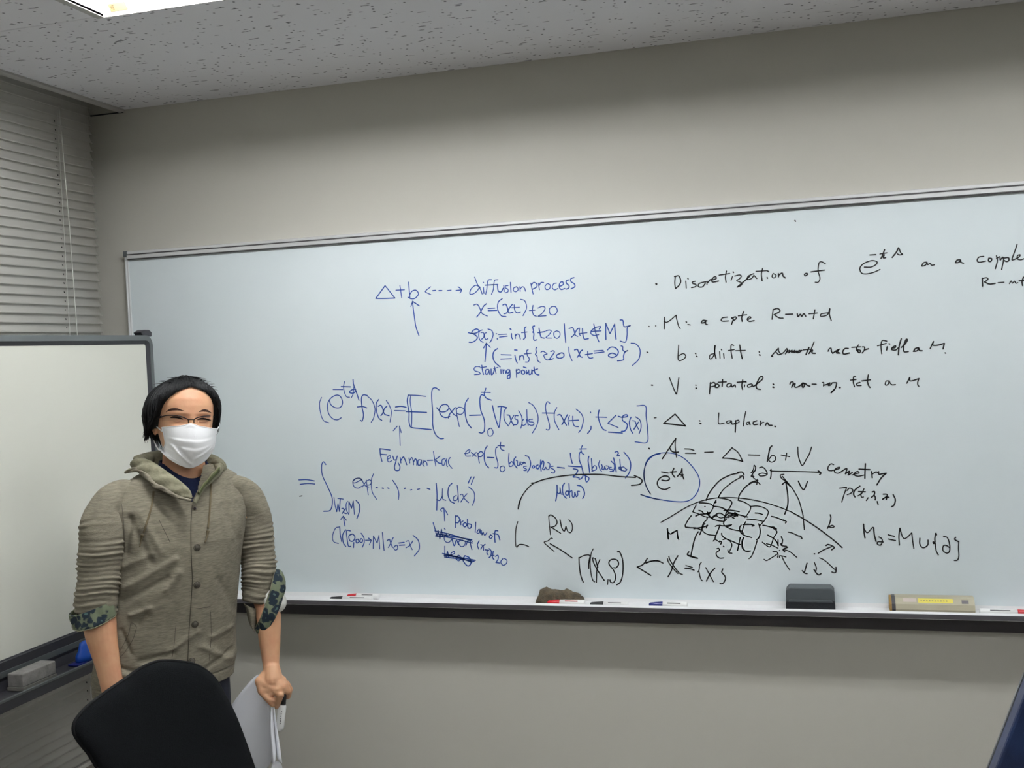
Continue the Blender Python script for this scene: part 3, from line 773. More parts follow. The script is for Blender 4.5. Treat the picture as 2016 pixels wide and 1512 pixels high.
BLACK_INK = """
3848,2208 3853,2205 3849,2202
3968,2246 3963,2205 3966,2171
3963,2244 3989,2246 4000,2215 3990,2191 3966,2171
4030,2213 4031,2170
4043,2229 4045,2224
4087,2208 4070,2204 4072,2195 4090,2188 4087,2176 4063,2171
4151,2202 4111,2193 4105,2175 4129,2172 4148,2194
4157,2205 4156,2184
4158,2193 4178,2213 4186,2209
4187,2209 4212,2217 4206,2229 4188,2215 4190,2197 4226,2201
4275,2258 4267,2223 4270,2191
4230,2236 4293,2242
4309,2223 4300,2201
4314,2250 4316,2247
4322,2225 4349,2230 4361,2222 4348,2206 4333,2197 4362,2181 4356,2166 4334,2158
4334,2158 4392,2203 4411,2220
4435,2233 4402,2220 4395,2200 4419,2204 4434,2221
4434,2224 4451,2202
4487,2260 4478,2228 4481,2187
4447,2245 4514,2245
4511,2205 4513,2200
4516,2242 4520,2239
4546,2226 4539,2209 4550,2200 4563,2213 4548,2226
4577,2224 4577,2204
4579,2215 4598,2226 4603,2208 4615,2196
4725,2211 4736,2216 4744,2210 4729,2201 4725,2211
4845,2265 4823,2278 4809,2269 4803,2225 4812,2183 4802,2160 4784,2160
4762,2222 4839,2228
3794,1949 3797,1948
3893,2000 3888,1929
3889,1975 3911,1971 3964,2009
3964,2009 3966,1984 3977,1940 3986,1927
4022,1966 4025,1964
4032,1950 4048,1946
4148,1966 4124,1970 4114,1955 4132,1957 4142,1966
4139,1963 4141,1945 4150,1943
4270,1982 4241,1979 4232,1964 4247,1958 4276,1959
4295,1976 4304,1967 4292,1937
4296,1973 4316,1981 4322,1972 4306,1959
4367,2011 4354,1976 4356,1952
4334,1986 4384,1990
4392,1962 4407,1971 4399,1977 4386,1963 4398,1950 4426,1953
4538,2012 4530,1955
4538,2012 4564,2018 4577,2001 4543,1982
4543,1982 4571,1962 4594,1959
4609,1981 4650,1980
4676,1981 4680,1963 4693,1977 4701,1964 4713,1979 4724,1963
4777,1999 4766,1946
4742,1977 4790,1979
4850,1977 4813,1973 4810,1959 4847,1966 4862,2003 4858,1968 4867,1931
3776,1793 3783,1790
3972,1827 3966,1738 3997,1740 4012,1758 3998,1774 3970,1763
4070,1772 4074,1769
4076,1755 4081,1752
4182,1766 4161,1761 4153,1743 4163,1735 4182,1760 4190,1814
4190,1814 4186,1772 4193,1735
4216,1777 4217,1737
4239,1764 4241,1736
4227,1790 4229,1786
4301,1810 4286,1813 4284,1774 4289,1734
4267,1781 4303,1785
4336,1811 4341,1765 4348,1728
4311,1778 4368,1778
4448,1766 4450,1763
4449,1748 4453,1745

4526,1736 4520,1739 4561,1782
4561,1782 4562,1764 4570,1750 4560,1744 4548,1758
4563,1744 4586,1753 4609,1778
4609,1778 4612,1768 4600,1747
4602,1752 4625,1768 4618,1752
4621,1755 4639,1767 4635,1754 4647,1760 4656,1766 4648,1754 4656,1755 4669,1763 4662,1755 4672,1751 4688,1758 4682,1764 4669,1756
4688,1762 4694,1763
4736,1779 4717,1738
4702,1766 4742,1768
4766,1811 4741,1753 4733,1742
4738,1750 4756,1764 4752,1746 4771,1743
4843,1752 4850,1766 4860,1769 4862,1751 4868,1739
4868,1739 4889,1753 4903,1759 4896,1746 4910,1738
4911,1762 4892,1755 4890,1740 4910,1738
4957,1763 4939,1764 4926,1748 4931,1732 4963,1737
5015,1782 5004,1768 5003,1748
4976,1769 5025,1770
5004,1761 5011,1741 5018,1736 5025,1747 5014,1753 5008,1746
5035,1769 5047,1767 5045,1750 5033,1734
5046,1751 5069,1757
4522,1571 4523,1569
4519,1553 4526,1550
4619,1566 4624,1577 4635,1580 4638,1570 4628,1547
4630,1554 4649,1570 4646,1550 4661,1548 4681,1559 4694,1571 4703,1561 4695,1545 4689,1552 4692,1565 4706,1568 4719,1556 4733,1551
4746,1562 4769,1561
4803,1569 4812,1569 4810,1549
4812,1554 4827,1557 4848,1566 4837,1552 4849,1553 4857,1562
4859,1566 4879,1566 4884,1561 4875,1532 4852,1507
4875,1532 4851,1510
4898,1537 4904,1537
4992,1600 4981,1597 4978,1565 4984,1539
4963,1578 4994,1581
5015,1563 4998,1557 4999,1546 5021,1545
5063,1606 5057,1572 5061,1546 5070,1531
5025,1571 5074,1576

5173,1566 5160,1565 5154,1547 5161,1542 5172,1550 5176,1567 5181,1554 5192,1543 5210,1544
5289,1583 5272,1549
5289,1583 5290,1563 5308,1564 5339,1574
5339,1574 5331,1552 5332,1536 5337,1530

5061,2231 5098,2229 5127,2243 5130,2259 5099,2266 5057,2251 5037,2227 5044,2199 5070,2191 5112,2198 5147,2212
5094,2299 5127,2299
5176,2325 5162,2290 5154,2275
5149,2301 5188,2305
5173,2295 5167,2279 5180,2278
5251,2330 5240,2307 5216,2277
5254,2328 5263,2300 5273,2291 5255,2289 5245,2295
5373,2217 5384,2235 5402,2236 5393,2221 5378,2216
5402,2236 5406,2223 5419,2230 5426,2219 5442,2220
5553,2224 5563,2239 5581,2238 5570,2225 5554,2224
5581,2238 5583,2225 5596,2219
5703,2251 5678,2248 5668,2230 5679,2219 5712,2224
5729,2239 5727,2223 5739,2220 5744,2235 5729,2239
5769,2250 5773,2220 5761,2177
5769,2234 5786,2243 5788,2224 5801,2240 5805,2223 5794,2171
5803,2234 5830,2235 5832,2219 5820,2214 5805,2223
5877,2306 5865,2270 5849,2226 5857,2222 5884,2234 5891,2247 5877,2242 5878,2224 5895,2219 5911,2224
5692,2129 5692,2084
5694,2127 5714,2130 5721,2120 5703,2107
5703,2107 5728,2093 5758,2095
5773,2098 5804,2099
5832,2089 5841,2104 5848,2091 5858,2102 5865,2090 5875,2092
5905,2122 5897,2098 5899,2074
5882,2102 5907,2103

5171,1797 5146,1801 5138,1771 5141,1724
5119,1772 5167,1784
5172,1764 5168,1745
5183,1781 5186,1779
5199,1755 5215,1757 5218,1768 5202,1760 5196,1747 5217,1743 5233,1756
5250,1807 5238,1767 5231,1715
5248,1756 5270,1776 5283,1798 5276,1801 5262,1766 5263,1733 5286,1731
5314,1731 5325,1747 5343,1749 5335,1735 5320,1731
5343,1749 5348,1735 5361,1733
5423,1783 5404,1743
5423,1783 5418,1764 5443,1761 5481,1770
5481,1770 5473,1738
5483,1716 5487,1713

3796,1589 3803,1588
3908,1630 3940,1539 3949,1539 3965,1628
4065,1580 4067,1578
4066,1562 4070,1560
4155,1593 4150,1560 4145,1524
4151,1584 4176,1593 4181,1574 4154,1566
4187,1580 4181,1565 4196,1562 4205,1573 4193,1583
4227,1607 4223,1567
4200,1592 4248,1593
4271,1583 4253,1578 4253,1563 4271,1565 4277,1580
4277,1580 4282,1562 4298,1573 4302,1560
4346,1601 4339,1569 4343,1544
4313,1588 4364,1590
4357,1571 4354,1558
4362,1590 4365,1588
4396,1576 4375,1571 4375,1557 4395,1561 4400,1573
4400,1573 4407,1560 4428,1575 4461,1601 4462,1617 4447,1613 4425,1572 4427,1548 4447,1541
4523,1570 4525,1568
4522,1554 4526,1551
3804,1387 3817,1388
3933,1407 3861,1352
3861,1352 3993,1334
3993,1334 3934,1406
4079,1363 4082,1361
4082,1346 4088,1344
4197,1407 4193,1344 4226,1344
4266,1358 4245,1356 4242,1344 4259,1345 4269,1358
4269,1358 4274,1337 4295,1342
4296,1358 4290,1288
4292,1355 4311,1360 4314,1348 4295,1339
4357,1411 4347,1371 4339,1324
4375,1347 4360,1344 4361,1332 4375,1337
4375,1347 4379,1331
4420,1354 4399,1346 4401,1331 4422,1332
4441,1352 4442,1339 4438,1326
4439,1330 4450,1341 4460,1343
4469,1326 4480,1341 4490,1326 4507,1324
4523,1318 4527,1316
3764,1200 3767,1197

3765,1201 3767,1198
3844,1134 3886,1194 3932,1258
3932,1258 3926,1221 3929,1166 3932,1142
3893,1199 3904,1180 3926,1173 3945,1175
3983,1193 4015,1191 4039,1183
3986,1167 4018,1166 4049,1164
4103,1170 4155,1171
4269,1196 4209,1133
4209,1133 4266,1128 4328,1111
4328,1111 4303,1164 4268,1194
4361,1150 4429,1147
4502,1201 4490,1188 4480,1147 4472,1109
4479,1115 4496,1104 4519,1115 4519,1135 4502,1145 4481,1120
4553,1146 4602,1135
4586,1157 4578,1114
3836,1054 3878,1046
3913,1075 3901,1045 3916,1019
3889,1052 3926,1054
3962,1072 3954,1049 3932,1024
3962,1070 3963,1035 3971,1007
3942,1035 3969,1035 3955,1026
3836,1003 3864,999 3883,1008 3874,1025 3847,1027 3818,1009 3807,981 3820,955 3853,945 3883,957
4394,1087 4389,1062 4377,1044
4394,1087 4402,1076 4397,1053 4375,1044
4397,1053 4374,1021 4391,1019
4383,1030 4387,1012 4404,998
4361,979 4386,989 4413,996
4411,1003 4405,971
4386,985 4412,984 4425,970
4424,1071 4442,1075 4461,1057 4467,1029 4431,1021 4419,1032 4441,1039 4467,1033
4492,1061 4491,1029 4486,1004
4492,1061 4496,1051 4615,1047
4100,877 4123,923 4180,991 4244,1027 4299,1041
4294,1045 4321,1047 4332,1031
4176,895 4205,940 4261,986 4316,1017
4307,1021 4327,1022 4328,1004
4293,880 4303,912 4340,958 4381,985
4566,1030 4546,1026 4550,1008 4580,983 4598,958
4555,1019 4580,987 4611,946
4553,969 4573,983 4592,965
4575,983 4583,910 4581,847 4562,792
3819,742 3878,775 3973,831 4057,868 4140,888 4230,893 4337,885 4443,863 4539,831 4606,802
3859,703 3860,642
3861,682 3874,670 3893,682 3917,691
3917,691 3919,643

3857,701 3861,676 3862,638
3861,682 3875,670 3890,676 3916,693
3916,693 3919,667 3925,634
4060,862 4094,860 4127,854 4144,841 4180,835 4210,823 4233,803 4275,793 4334,777 4346,775
4161,878 4148,858 4143,837 4134,818 4122,800
4040,849 4028,828 4017,806
4017,806 4051,794 4087,778 4123,772
4158,877 4160,864 4151,861
4173,892 4218,884 4248,873 4253,856 4237,827 4221,806 4211,781 4203,748 4200,732 4212,717 4253,698 4307,689
4291,876 4328,864 4360,842 4362,821 4343,790 4328,772
4190,923 4173,892
4091,838 4093,838
4055,815 4073,809 4082,797 4100,794 4122,800
4034,781 4060,791 4094,794 4122,803
4104,806 4118,794 4106,792
4106,792 4123,772 4148,784 4164,795 4185,797 4205,784 4220,772 4233,784 4257,790
4132,763 4142,775 4163,787
4160,781 4184,769 4208,775
4132,763 4168,752 4201,748
4112,788 4132,763
4205,815 4246,816 4296,807
4214,781 4233,797 4269,793 4287,787
4269,803 4287,787 4257,784 4229,772
4253,772 4274,781 4286,781
4253,772 4265,766
4102,775 4102,766
4007,783 3989,760 3969,726 3969,713
3969,713 3999,709 4036,707 4063,695
4020,703 4060,710 4091,717
4087,735 4076,723 4066,695 4054,667
4091,717 4104,726 4094,707
4102,760 4080,738 4069,707 4078,683 4107,667 4147,663
4150,718 4167,723 4206,721 4245,726
4212,720 4230,718 4247,728
4178,726 4163,689 4149,658 4144,637
4218,763 4207,751
4341,763 4368,760
4331,746 4317,714 4308,680 4317,677
4314,729 4367,730
4304,726 4294,708 4300,680 4324,662 4364,650
4046,684 4031,661 4014,614 3996,540
3984,561 3974,543 3992,532 4035,521
3980,540 4008,531 4035,523
4133,627 4146,637 4172,621
4172,628 4183,621 4178,609
4192,637 4215,640 4236,625 4244,600 4226,559
4219,574 4224,557 4243,554
4186,675 4189,661 4209,643 4251,625 4283,610 4295,608
4194,596 4196,594
4154,581 4165,583 4169,572 4161,566 4149,556 4151,538 4168,524 4193,525
4295,650 4288,616 4277,570
4317,650 4308,628 4306,598 4317,573 4335,566 4353,569

4364,840 4362,838 4402,841 4442,830 4465,811 4462,787 4441,752 4415,724
4389,799 4411,797 4432,790
4484,778 4507,773 4536,761 4556,752
4551,757 4569,747 4564,738
4339,762 4383,759 4431,749
4319,728 4348,731 4381,724 4368,719
4407,733 4411,721 4415,687 4407,652 4392,637
4432,725 4465,718 4511,702
4481,714 4507,694 4512,680 4492,649 4481,618 4470,597 4457,597 4425,623
4478,714 4495,714 4508,704
4458,666 4492,645 4511,621 4517,601
4517,637 4517,603
4448,613 4477,606 4515,587
4537,656 4543,635 4537,604
4533,615 4537,603 4566,598
4572,593 4545,580 4554,565
4545,580 4582,567 4622,533
4523,573 4525,572
4484,565 4506,566 4514,549 4511,532
4431,519 4447,512 4481,532 4512,553
4523,530 4523,541 4542,539 4560,534
4535,539 4553,498 4578,457
4577,684 4599,679 4635,662
4635,662 4650,658 4656,645
4723,555 4726,554
4746,558 4779,579 4822,598
4792,604 4806,611 4838,595 4823,579
4753,531 4784,514 4842,457
4844,476 4843,449 4833,443 4820,447
4680,499 4664,446
4651,453 4663,439 4678,435
4721,505 4732,473 4729,452
4718,461 4735,435 4748,430 4758,437
4822,788 4825,766 4814,728 4803,706
4810,715 4830,725 4842,718 4833,712 4810,715
4604,802 4668,764 4745,711 4808,661 4855,620 4883,593
4611,947 4626,919 4646,875 4657,831 4667,783 4669,742 4672,698
4296,650 4286,610 4276,572
4316,652 4305,627 4305,589 4322,570 4354,569
4395,631 4376,576 4358,537 4342,522

2933,899 2916,860 2910,826
2904,746 2891,705 2884,646 2884,593 2890,581
2890,581 2907,598 2937,598 2969,586
3109,782 3111,724 3116,662
3112,782 3125,789 3153,768 3162,739 3146,717 3121,710
3119,712 3145,696 3183,672
3182,758 3192,705 3207,686 3219,716
3219,716 3228,686 3247,676 3260,701 3257,734 3239,758
3128,638 3118,640 3097,623 3077,618 3077,606 3134,557
3111,605 3179,566 3221,537 3251,516
3294,519 3294,466 3301,404 3315,363
3294,516 3324,531 3353,536 3367,531
3388,575 3373,543 3364,486 3367,419 3377,376 3389,366
3367,531 3356,486 3354,450
3391,515 3381,515 3389,481 3416,429 3450,376
3398,513 3412,458
3427,507 3408,458 3399,362
3474,382 3470,350
3486,380 3490,366 3509,364 3523,397 3512,440 3485,478 3491,502 3516,511 3539,502 3545,478 3528,457 3513,457
3541,557 3556,554 3572,502 3569,422 3552,369 3528,349
3727,518 3699,480 3661,463
3661,463 3744,412
3716,489 3752,501 3789,502 3806,499

3716,488 3755,501 3789,504 3823,489
3860,531 3868,505 3900,454 3923,427 3939,420
3851,517 3857,495 3883,457 3912,425
3916,536 3891,495 3872,443 3850,405
3962,476 4002,465
3956,459 3985,457 4011,448
4057,497 4046,480 4042,452 4034,437
4041,439 4045,411 4053,388 4061,384
4082,465 4101,426 4125,379
4137,462 4108,429 4083,382
4185,458 4178,437 4194,417 4198,397 4186,373 4172,366 4164,370

4651,1192 4652,1143 4661,1105 4674,1082 4696,1116 4715,1148 4730,1190
4615,1047 4646,1046 4703,1044 4771,1040
4763,1049 4778,1036 4770,1026
4647,989 4659,959 4673,938 4684,948 4700,986
4852,1084 4837,1089 4821,1073 4820,1052 4838,1048
4838,1048 4861,1054 4884,1062 4882,1069 4861,1059 4855,1041 4873,1033 4894,1043
4894,1043 4925,1061 4916,1029
4916,1029 4940,1045 4931,1021 4955,1037
4952,1021 4975,1029 4993,1034 4983,1043 4962,1026 4984,1014 5020,1020
5030,1087 5026,1041 5024,1001
4993,1056 5054,1052
5063,1041 5065,1004
5065,1025 5086,1038 5098,1033
5101,1040 5103,1024 5121,1027 5143,1030
5143,1030 5115,1003 5089,962
4880,944 4911,948 4919,947 4905,909 4890,862
4921,930 4936,944 4954,935 4946,917 4922,906
4995,956 4966,933 4958,909 4965,892
5017,940 5004,914 4981,898
4986,924 5024,922
4999,914 5001,892 5013,892
5038,887 5028,871
5062,921 5075,923 5072,903 5056,889
5072,903 5079,887 5077,875
5088,865 5092,848
5122,908 5142,907 5141,894 5118,878
5118,878 5141,892 5138,876
5141,892 5154,889
5177,905 5188,875 5180,844 5165,833
5008,732 5009,684 5013,651
5010,705 5027,681 5055,711 5063,712
5063,712 5066,668 5074,630
5091,657 5106,647 5108,626 5097,609 5081,615 5085,628 5115,627
5142,670 5176,661
5142,645 5182,636
5202,610 5201,663 5208,709
5208,709 5221,658 5238,650 5272,682
5272,682 5275,637 5281,589
5315,651 5314,616 5331,595 5356,611 5359,640
5406,670 5402,680 5396,649 5396,627 5386,630 5388,620 5396,622
5398,622 5401,580 5412,554
5443,662 5464,654 5475,612 5472,575 5457,565 5438,580 5441,607 5458,609 5475,596
5508,657 5503,644 5524,631
5524,631 5521,592 5522,550 5514,526 5497,523

3022,993 2984,963 2947,920 2927,881 2913,834
3022,992 3090,1015 3190,1033 3288,1042 3375,1044 3461,1042 3566,1029 3674,1021
3005,992 3022,993
3666,1033 3698,1018 3714,999 3696,978 3646,972

4682,2530 4685,2524
3837,1952 3837,1949
1377,918 1396,921"""

def ink(name, data, m, wd, y, parent, dec=lambda a, b: (a/2000-2.4, b/2000+.7)):
    rnd = random.Random(3)
    for block in data.strip().split('\n\n'):
     V = []; F = []
     for line in block.strip().split('\n'):
        for seg in line.split('|'):
            P = [np.array(dec(*map(float, t.split(',')))) for t in seg.split()]
            if len(P) == 1: P = [P[0], P[0]+np.array([.001, 0])]
            C_ = catmull(P, 5) if len(P) > 2 else P
            C_ = [C_[0]]+[c for a, c in zip(C_, C_[1:]) if np.linalg.norm(c-a) > 1e-4]
            if len(C_) < 2: C_ = [C_[0], C_[0]+np.array([.0012, 0])]
            n = len(C_); L = []
            lng = sum(np.linalg.norm(b-a) for a, b in zip(C_, C_[1:]))
            for i in range(n):
                t = C_[min(i+1, n-1)]-C_[max(i-1, 0)]; t = t/(np.linalg.norm(t)+1e-9); L.append((C_[i], t))
            r0 = wd*(1.0+.12*math.sin(rnd.random()*6))
            if lng < .006: r0 *= 1.15
            base = len(V)
            rows = [(L[0][0]-L[0][1]*r0*.85, L[0][1], .5)]+[(p, t, 1) for p, t in L]+[(L[-1][0]+L[-1][1]*r0*.85, L[-1][1], .5)]
            for p, t, k in rows:
                q = np.array([-t[1], t[0]])*r0*k
                V.append((p[0]+q[0], y, p[1]+q[1])); V.append((p[0]-q[0], y, p[1]-q[1]))
            for i in range(len(rows)-1):
                a = base+2*i; F.append((a, a+1, a+3, a+2))
     add(name, (V, F), m, parent, smooth=False, kind='stuff')
ink('blue_handwriting', BLUE_INK, M_inkblue, .0017, -.0184, wb)
ink('black_handwriting', BLACK_INK, M_inkblack, .00185, -.0187, wb)
# ------------------------------------------------------------------ things on the marker tray
def marker(x, y, z, L, r, capm, flip, label, kind='marker', rz=0, cap_frac=.3, bandm=None, tilt=0):
    t = empty('whiteboard_marker', (x, y, z+r), rz, label=label, category='marker', group=None) if 0 else empty('whiteboard_marker', (x, y, z+r), rz, label=label, category='marker')
    t.rotation_euler = (0, tilt, rz)
    s = -1 if flip else 1
    cL = L*cap_frac
    add('barrel', lathe_vf([(r*.5, 0), (r*.95, .0008), (r, .003), (r, (L-cL)), (r*.85, (L-cL)+.001), (r*.3, (L-cL)+.0012)] if not flip else [(r*.5, 0), (r*.95, -.0008), (r, -.003), (r, -(L-cL)), (r*.85, -(L-cL)-.001), (r*.3, -(L-cL)-.0012)], 18, 'x'), M_white, t)
    c0 = (L-cL)+.0012
    add('cap', lathe_vf([(r*.9, s*c0), (r*.95, s*(c0+.004)), (r*.8, s*(c0+cL*.5)), (r*.62, s*(c0+cL*.9)), (r*.35, s*(c0+cL))], 18, 'x'), capm, t)
    add('print', lathe_vf([(r*1.01, s*L*.2), (r*1.01, s*L*.5)], 18, 'x') if 0 else tube_vf([(s*L*.18, -r*.72, r*.72), (s*L*.52, -r*.72, r*.72)], (r*.16), 6), bandm or M_greyprint, t)
    return t
tp = [(-1.628,-0.0496),(-1.5181,-0.0475),(-1.571,-0.0002),(-1.4257,-0.0251),(-0.8429,-0.0384),(-0.7245,-0.0415),(-0.7072,-0.0467),(-0.5897,-0.0429),(-0.525,-0.0437),(-0.4091,-0.0398),(0.402,-0.0455),(0.4769,-0.0501)]
def tx(i): return tp[i][0]
YT = -.088
marker(tx(3), -.050, .8210, .112, .0090, M_red, True, 'white barrelled marker with red cap, leftmost on the tray, behind the black-capped one')
marker(tx(3)-.008, -.084, .8210, .150, .0080, M_blackplastic, True, 'white barrelled marker with black cap at the left end of the tray', rz=.0)
marker(tx(5), YT, .8210, tx(5)-tx(4), .0105, M_red, True, 'white marker with red cap and red stripe lying in front of the brown cloth', cap_frac=.34, bandm=M_inkred)
marker(tx(7), YT, .8210, tx(7)-tx(6), .0088, M_blackplastic, True, 'white marker with black cap right of the brown cloth', cap_frac=.36)
marker(tx(9), YT, .8210, tx(9)-tx(8), .0105, M_navyplastic, True, 'white marker with dark blue cap in the middle of the tray', cap_frac=.36)
marker(tx(10), YT, .8210, .152, .0100, M_red, False, 'white marker with red cap at the right end of the tray', cap_frac=.36)
# crumpled brown cloth
cl = [(-0.8819,0.8273),(-0.8719,0.8661),(-0.8535,0.8713),(-0.8292,0.8653),(-0.8048,0.8625),(-0.7883,0.8676),(-0.7723,0.8615),(-0.7484,0.8524),(-0.7359,0.8415),(-0.7367,0.8239)]
M_cloth = mat('brown_cloth', (98, 88, 70), .95, bump=(220, .9, .004), var=(60, (66, 58, 46), .35, .65))
xs0, xs1 = cl[0][0], cl[-1][0]
rows = []
def ctop(x):
    xa = [p[0] for p in cl]; za = [p[1] for p in cl]
    return float(np.interp(x, xa, za))
rr = random.Random(5)
for i in range(26):
    x = xs0+(xs1-xs0)*i/25; h = max(ctop(x)-.820, .006)
    if i in (0,): h = .02
    ring = []
    for j in range(14):
        a = math.pi*j/13
        wob = .003*math.sin(i*1.3+j*2.1)+.002*rr.random()
        ring.append((x, -.062-math.cos(a)*(.026+wob), .8205+h*min(1, max(math.sin(a), 0)**.6)*(1-.06*math.sin(j*1.7+i))))
    rows.append(ring)
add('cleaning_cloth', loft_vf(rows), M_cloth, label='crumpled dirty brown cloth on the tray behind the red marker', category='cloth')
# black eraser
er = [(-0.123,0.828),(-0.1211,0.8806),(-0.1085,0.8898),(-0.0014,0.8901),(0.0166,0.8771),(0.0163,0.8282)]
ex0, ex1 = er[0][0], er[-1][0]; ez = max(p[1] for p in er)
E0 = empty('board_eraser', ((ex0+ex1)/2, -.060, .8210), label='large black board eraser standing on the tray right of centre', category='eraser')
hw = (ex1-ex0)/2; H = ez-.8210
M_erg = mat('eraser_grey_shell', (70, 76, 80), .5); M_felt = mat('eraser_felt', (26, 29, 34), .95, bump=(500, .6, .002))
prism('felt_pad', [(-hw, 0), (hw, 0), (hw*.99, H*.38), (hw*.9, H*.44), (-hw*.9, H*.44), (-hw, H*.38)], 'y', -.03, .03, M_felt, E0, bevel=.002)
sh = prism('grip_shell', [(-hw*.99, H*.42), (hw*.99, H*.42), (hw*.98, H*.86), (hw*.84, H), (-hw*.84, H), (-hw*.98, H*.86)], 'y', -.026, .03, M_erg, E0, bevel=.003)
prism('grip_ridge', [(-hw*.9, H*.40), (hw*.9, H*.40), (hw*.84, H*.50), (-hw*.84, H*.50)], 'y', -.0315, -.02, M_erg, E0, bevel=.001)
# beige board cleaner bar
c2 = [(0.1654,0.8272),(0.1693,0.8653),(0.3915,0.8626),(0.3918,0.8282),(0.1885,0.865),(0.2969,0.8621),(0.3344,0.8614),(0.3515,0.856),(0.3675,0.8563),(0.2402,0.8609)]
B0 = empty('eraser_bar', (c2[0][0], -.060, .8210), label='long beige bar eraser with yellow label strip near the right end of the tray', category='eraser')
bw = c2[3][0]-c2[0][0]; bh = c2[1][1]-.8210
M_beige = mat('beige_plastic', (166, 160, 138), .45); M_foam = mat('worn_foam', (150, 120, 70), .95, bump=(300, .7, .002))
prof = [(-.028, bh*.12), (-.030, bh*.3), (-.026, bh*.62), (-.012, bh*.95), (.0, bh), (.022, bh), (.03, bh*.8), (.03, bh*.12)]
prism('shell', prof, 'x', .016, bw, M_beige, B0, smooth=False)
prism('end_cap', [(p[0]*.98, p[1]*.99) for p in prof], 'x', .006, .0158, M_plasticdark, B0)
prism('foam_end', [(p[0]*.96, p[1]*.97) for p in prof], 'x', 0, .0058, M_foam, B0)
box('wiping_felt', (.004, bw, -.029, .029, 0, bh*.115), M_cloth, B0)
M_yel = mat('yellow_label', (222, 208, 92), .6)
def onface(x0, x1, k0, k1, m, nm, parent=B0, **tg):
    a = np.array([-.026, bh*.62]); b = np.array([-.012, bh*.95]); nn = np.array([-(b-a)[1], (b-a)[0]]); nn = nn/np.linalg.norm(nn)*.0004
    p, q = a+(b-a)*k0+nn, a+(b-a)*k1+nn
    return add(nm, ([(x0, p[0], p[1]), (x1, p[0], p[1]), (x1, q[0], q[1]), (x0, q[0], q[1])], [(0, 1, 2, 3)]), m, parent, smooth=False, **tg)
onface(bw*.34, bw*.75, .25, .95, M_yel, 'label_strip', label='yellow label strip')
onface(bw*.165, bw*.32, .35, .95, mat('pale_label', (190, 178, 172), .6), 'pale_label')
onface(bw*.85, bw*.93, .2, .75, M_aludark, 'slot')
a_ = np.array([-.026, bh*.62])
onface(bw*.36, bw*.52, 1.02, 1.0, M_greyprint, 'print')
for i in range(10):
    onface(bw*(.37+.033*i), bw*(.37+.033*i+.018), .48, .68, M_greyprint, 'print')
# ------------------------------------------------------------------ mobile whiteboard by the window
mx = -2.15
mb = empty('mobile_whiteboard', (mx, -.17, 0), label='blank mobile whiteboard with dark grey frame standing in front of the blind', category='whiteboard')
Y1 = 0.0; Y0 = -1.83; ZB, ZT = .800, 1.724       # outer frame, local y
box('board_panel', (-.02, -.004, Y0+.02, Y1-.02, ZB+.03, ZT-.03), M_mobile, mb)
# rounded rectangular frame
def rrect(y0, y1, z0, z1, r, n=8):
    P = []
    for cy_, cz_, a0 in ((y1-r, z1-r, 0), (y0+r, z1-r, 90), (y0+r, z0+r, 180), (y1-r, z0+r, 270)):
        for k in range(n+1):
            a = math.radians(a0+90*k/n); P.append((cy_+r*math.cos(a), cz_+r*math.sin(a)))
    return P
o1 = rrect(Y0, Y1, ZB, ZT, .035); i1 = rrect(Y0+.017, Y1-.017, ZB+.017, ZT-.017, .022); i2 = rrect(Y0+.030, Y1-.030, ZB+.046, ZT-.030, .008)
add('outer_frame', ringvf([[(-.03, *p) for p in o1], [(.004, *p) for p in o1], [(.006, *p) for p in i1], [(-.03, *p) for p in i1]]), M_plasticgrey, mb, smooth=False)
add('inner_frame', ringvf([[(-.022, *p) for p in i1], [(.003, *p) for p in i1], [(-.0035, *p) for p in i2], [(-.022, *p) for p in i2]]), M_plasticdark, mb, smooth=False)
prism('corner_clip', [(-.035, ZT-.004), (.0-.0, ZT-.004), (.002, ZT+.010), (-.012, ZT+.018), (-.038, ZT+.018), (-.06, ZT+.010), (-.05, ZT)], 'x', -.028, .002, M_plasticdark, mb, bevel=.002)
# tray of the mobile board
prism('marker_tray', [(.006, .842), (.0, .79), (.006, .765), (.075, .760), (.080, .772), (.086, .770), (.088, .742), (.06, .730), (-.02, .735), (-.028, .80), (-.02, .842)], 'y', Y0+.15, Y1-.1, M_plasticdark, mb)
box('tray_lip', (.080, .0885, Y0+.15, Y1-.1, .768, .7735), M_plasticgrey, mb)
for yy in (Y1-.05, Y0+.05):
    box('upright_post', (-.075, -.035, yy-.02, yy+.02, .09, 1.35), M_plasticdark, mb, bevel=.004)
    box('foot', (-.36, .25, yy-.022, yy+.022, .06, .095), M_plasticdark, mb, bevel=.006)
    for xx in (-.33, .22):
        add('caster', lathe_vf([(.005, -.012), (.028, -.011), (.03, 0), (.028, .011), (.005, .012)], 18, 'y', (xx, yy, .031)), M_blackplastic, mb)
box('cross_bar', (-.07, -.04, Y0+.07, Y1-.07, .30, .34), M_plasticdark, mb, bevel=.004)
g1 = [(-0.99,0.7771),(-0.9334,0.7534),(-0.8025,0.7573),(-0.9875,0.8073),(-0.9304,0.7897),(-0.7998,0.7895)]
ge = empty('grey_eraser', (-2.15+.040, (g1[1][0]+g1[2][0])/2, .7655), label='grey block eraser on the tray of the mobile whiteboard', category='eraser')
M_gblock = mat('grey_foam', (142, 139, 136), .9, bump=(200, .4, .002), var=(40, (120, 118, 116), .4, .7))
M_gfelt = mat('grey_felt', (120, 118, 112), .95, bump=(400, .5, .002))
ey = (g1[2][0]-g1[1][0])/2
box('foam_block', (-.024, .026, -ey, ey, .010, .046), M_gblock, ge, bevel=.003)
box('felt_layer', (-.025, .027, -ey-.001, ey+.001, 0, .0098), M_gfelt, ge, bevel=.001)
bb = [(-0.6714,0.8183),(-0.6849,0.7922),(-0.6686,0.7726),(-0.6237,0.7596)]
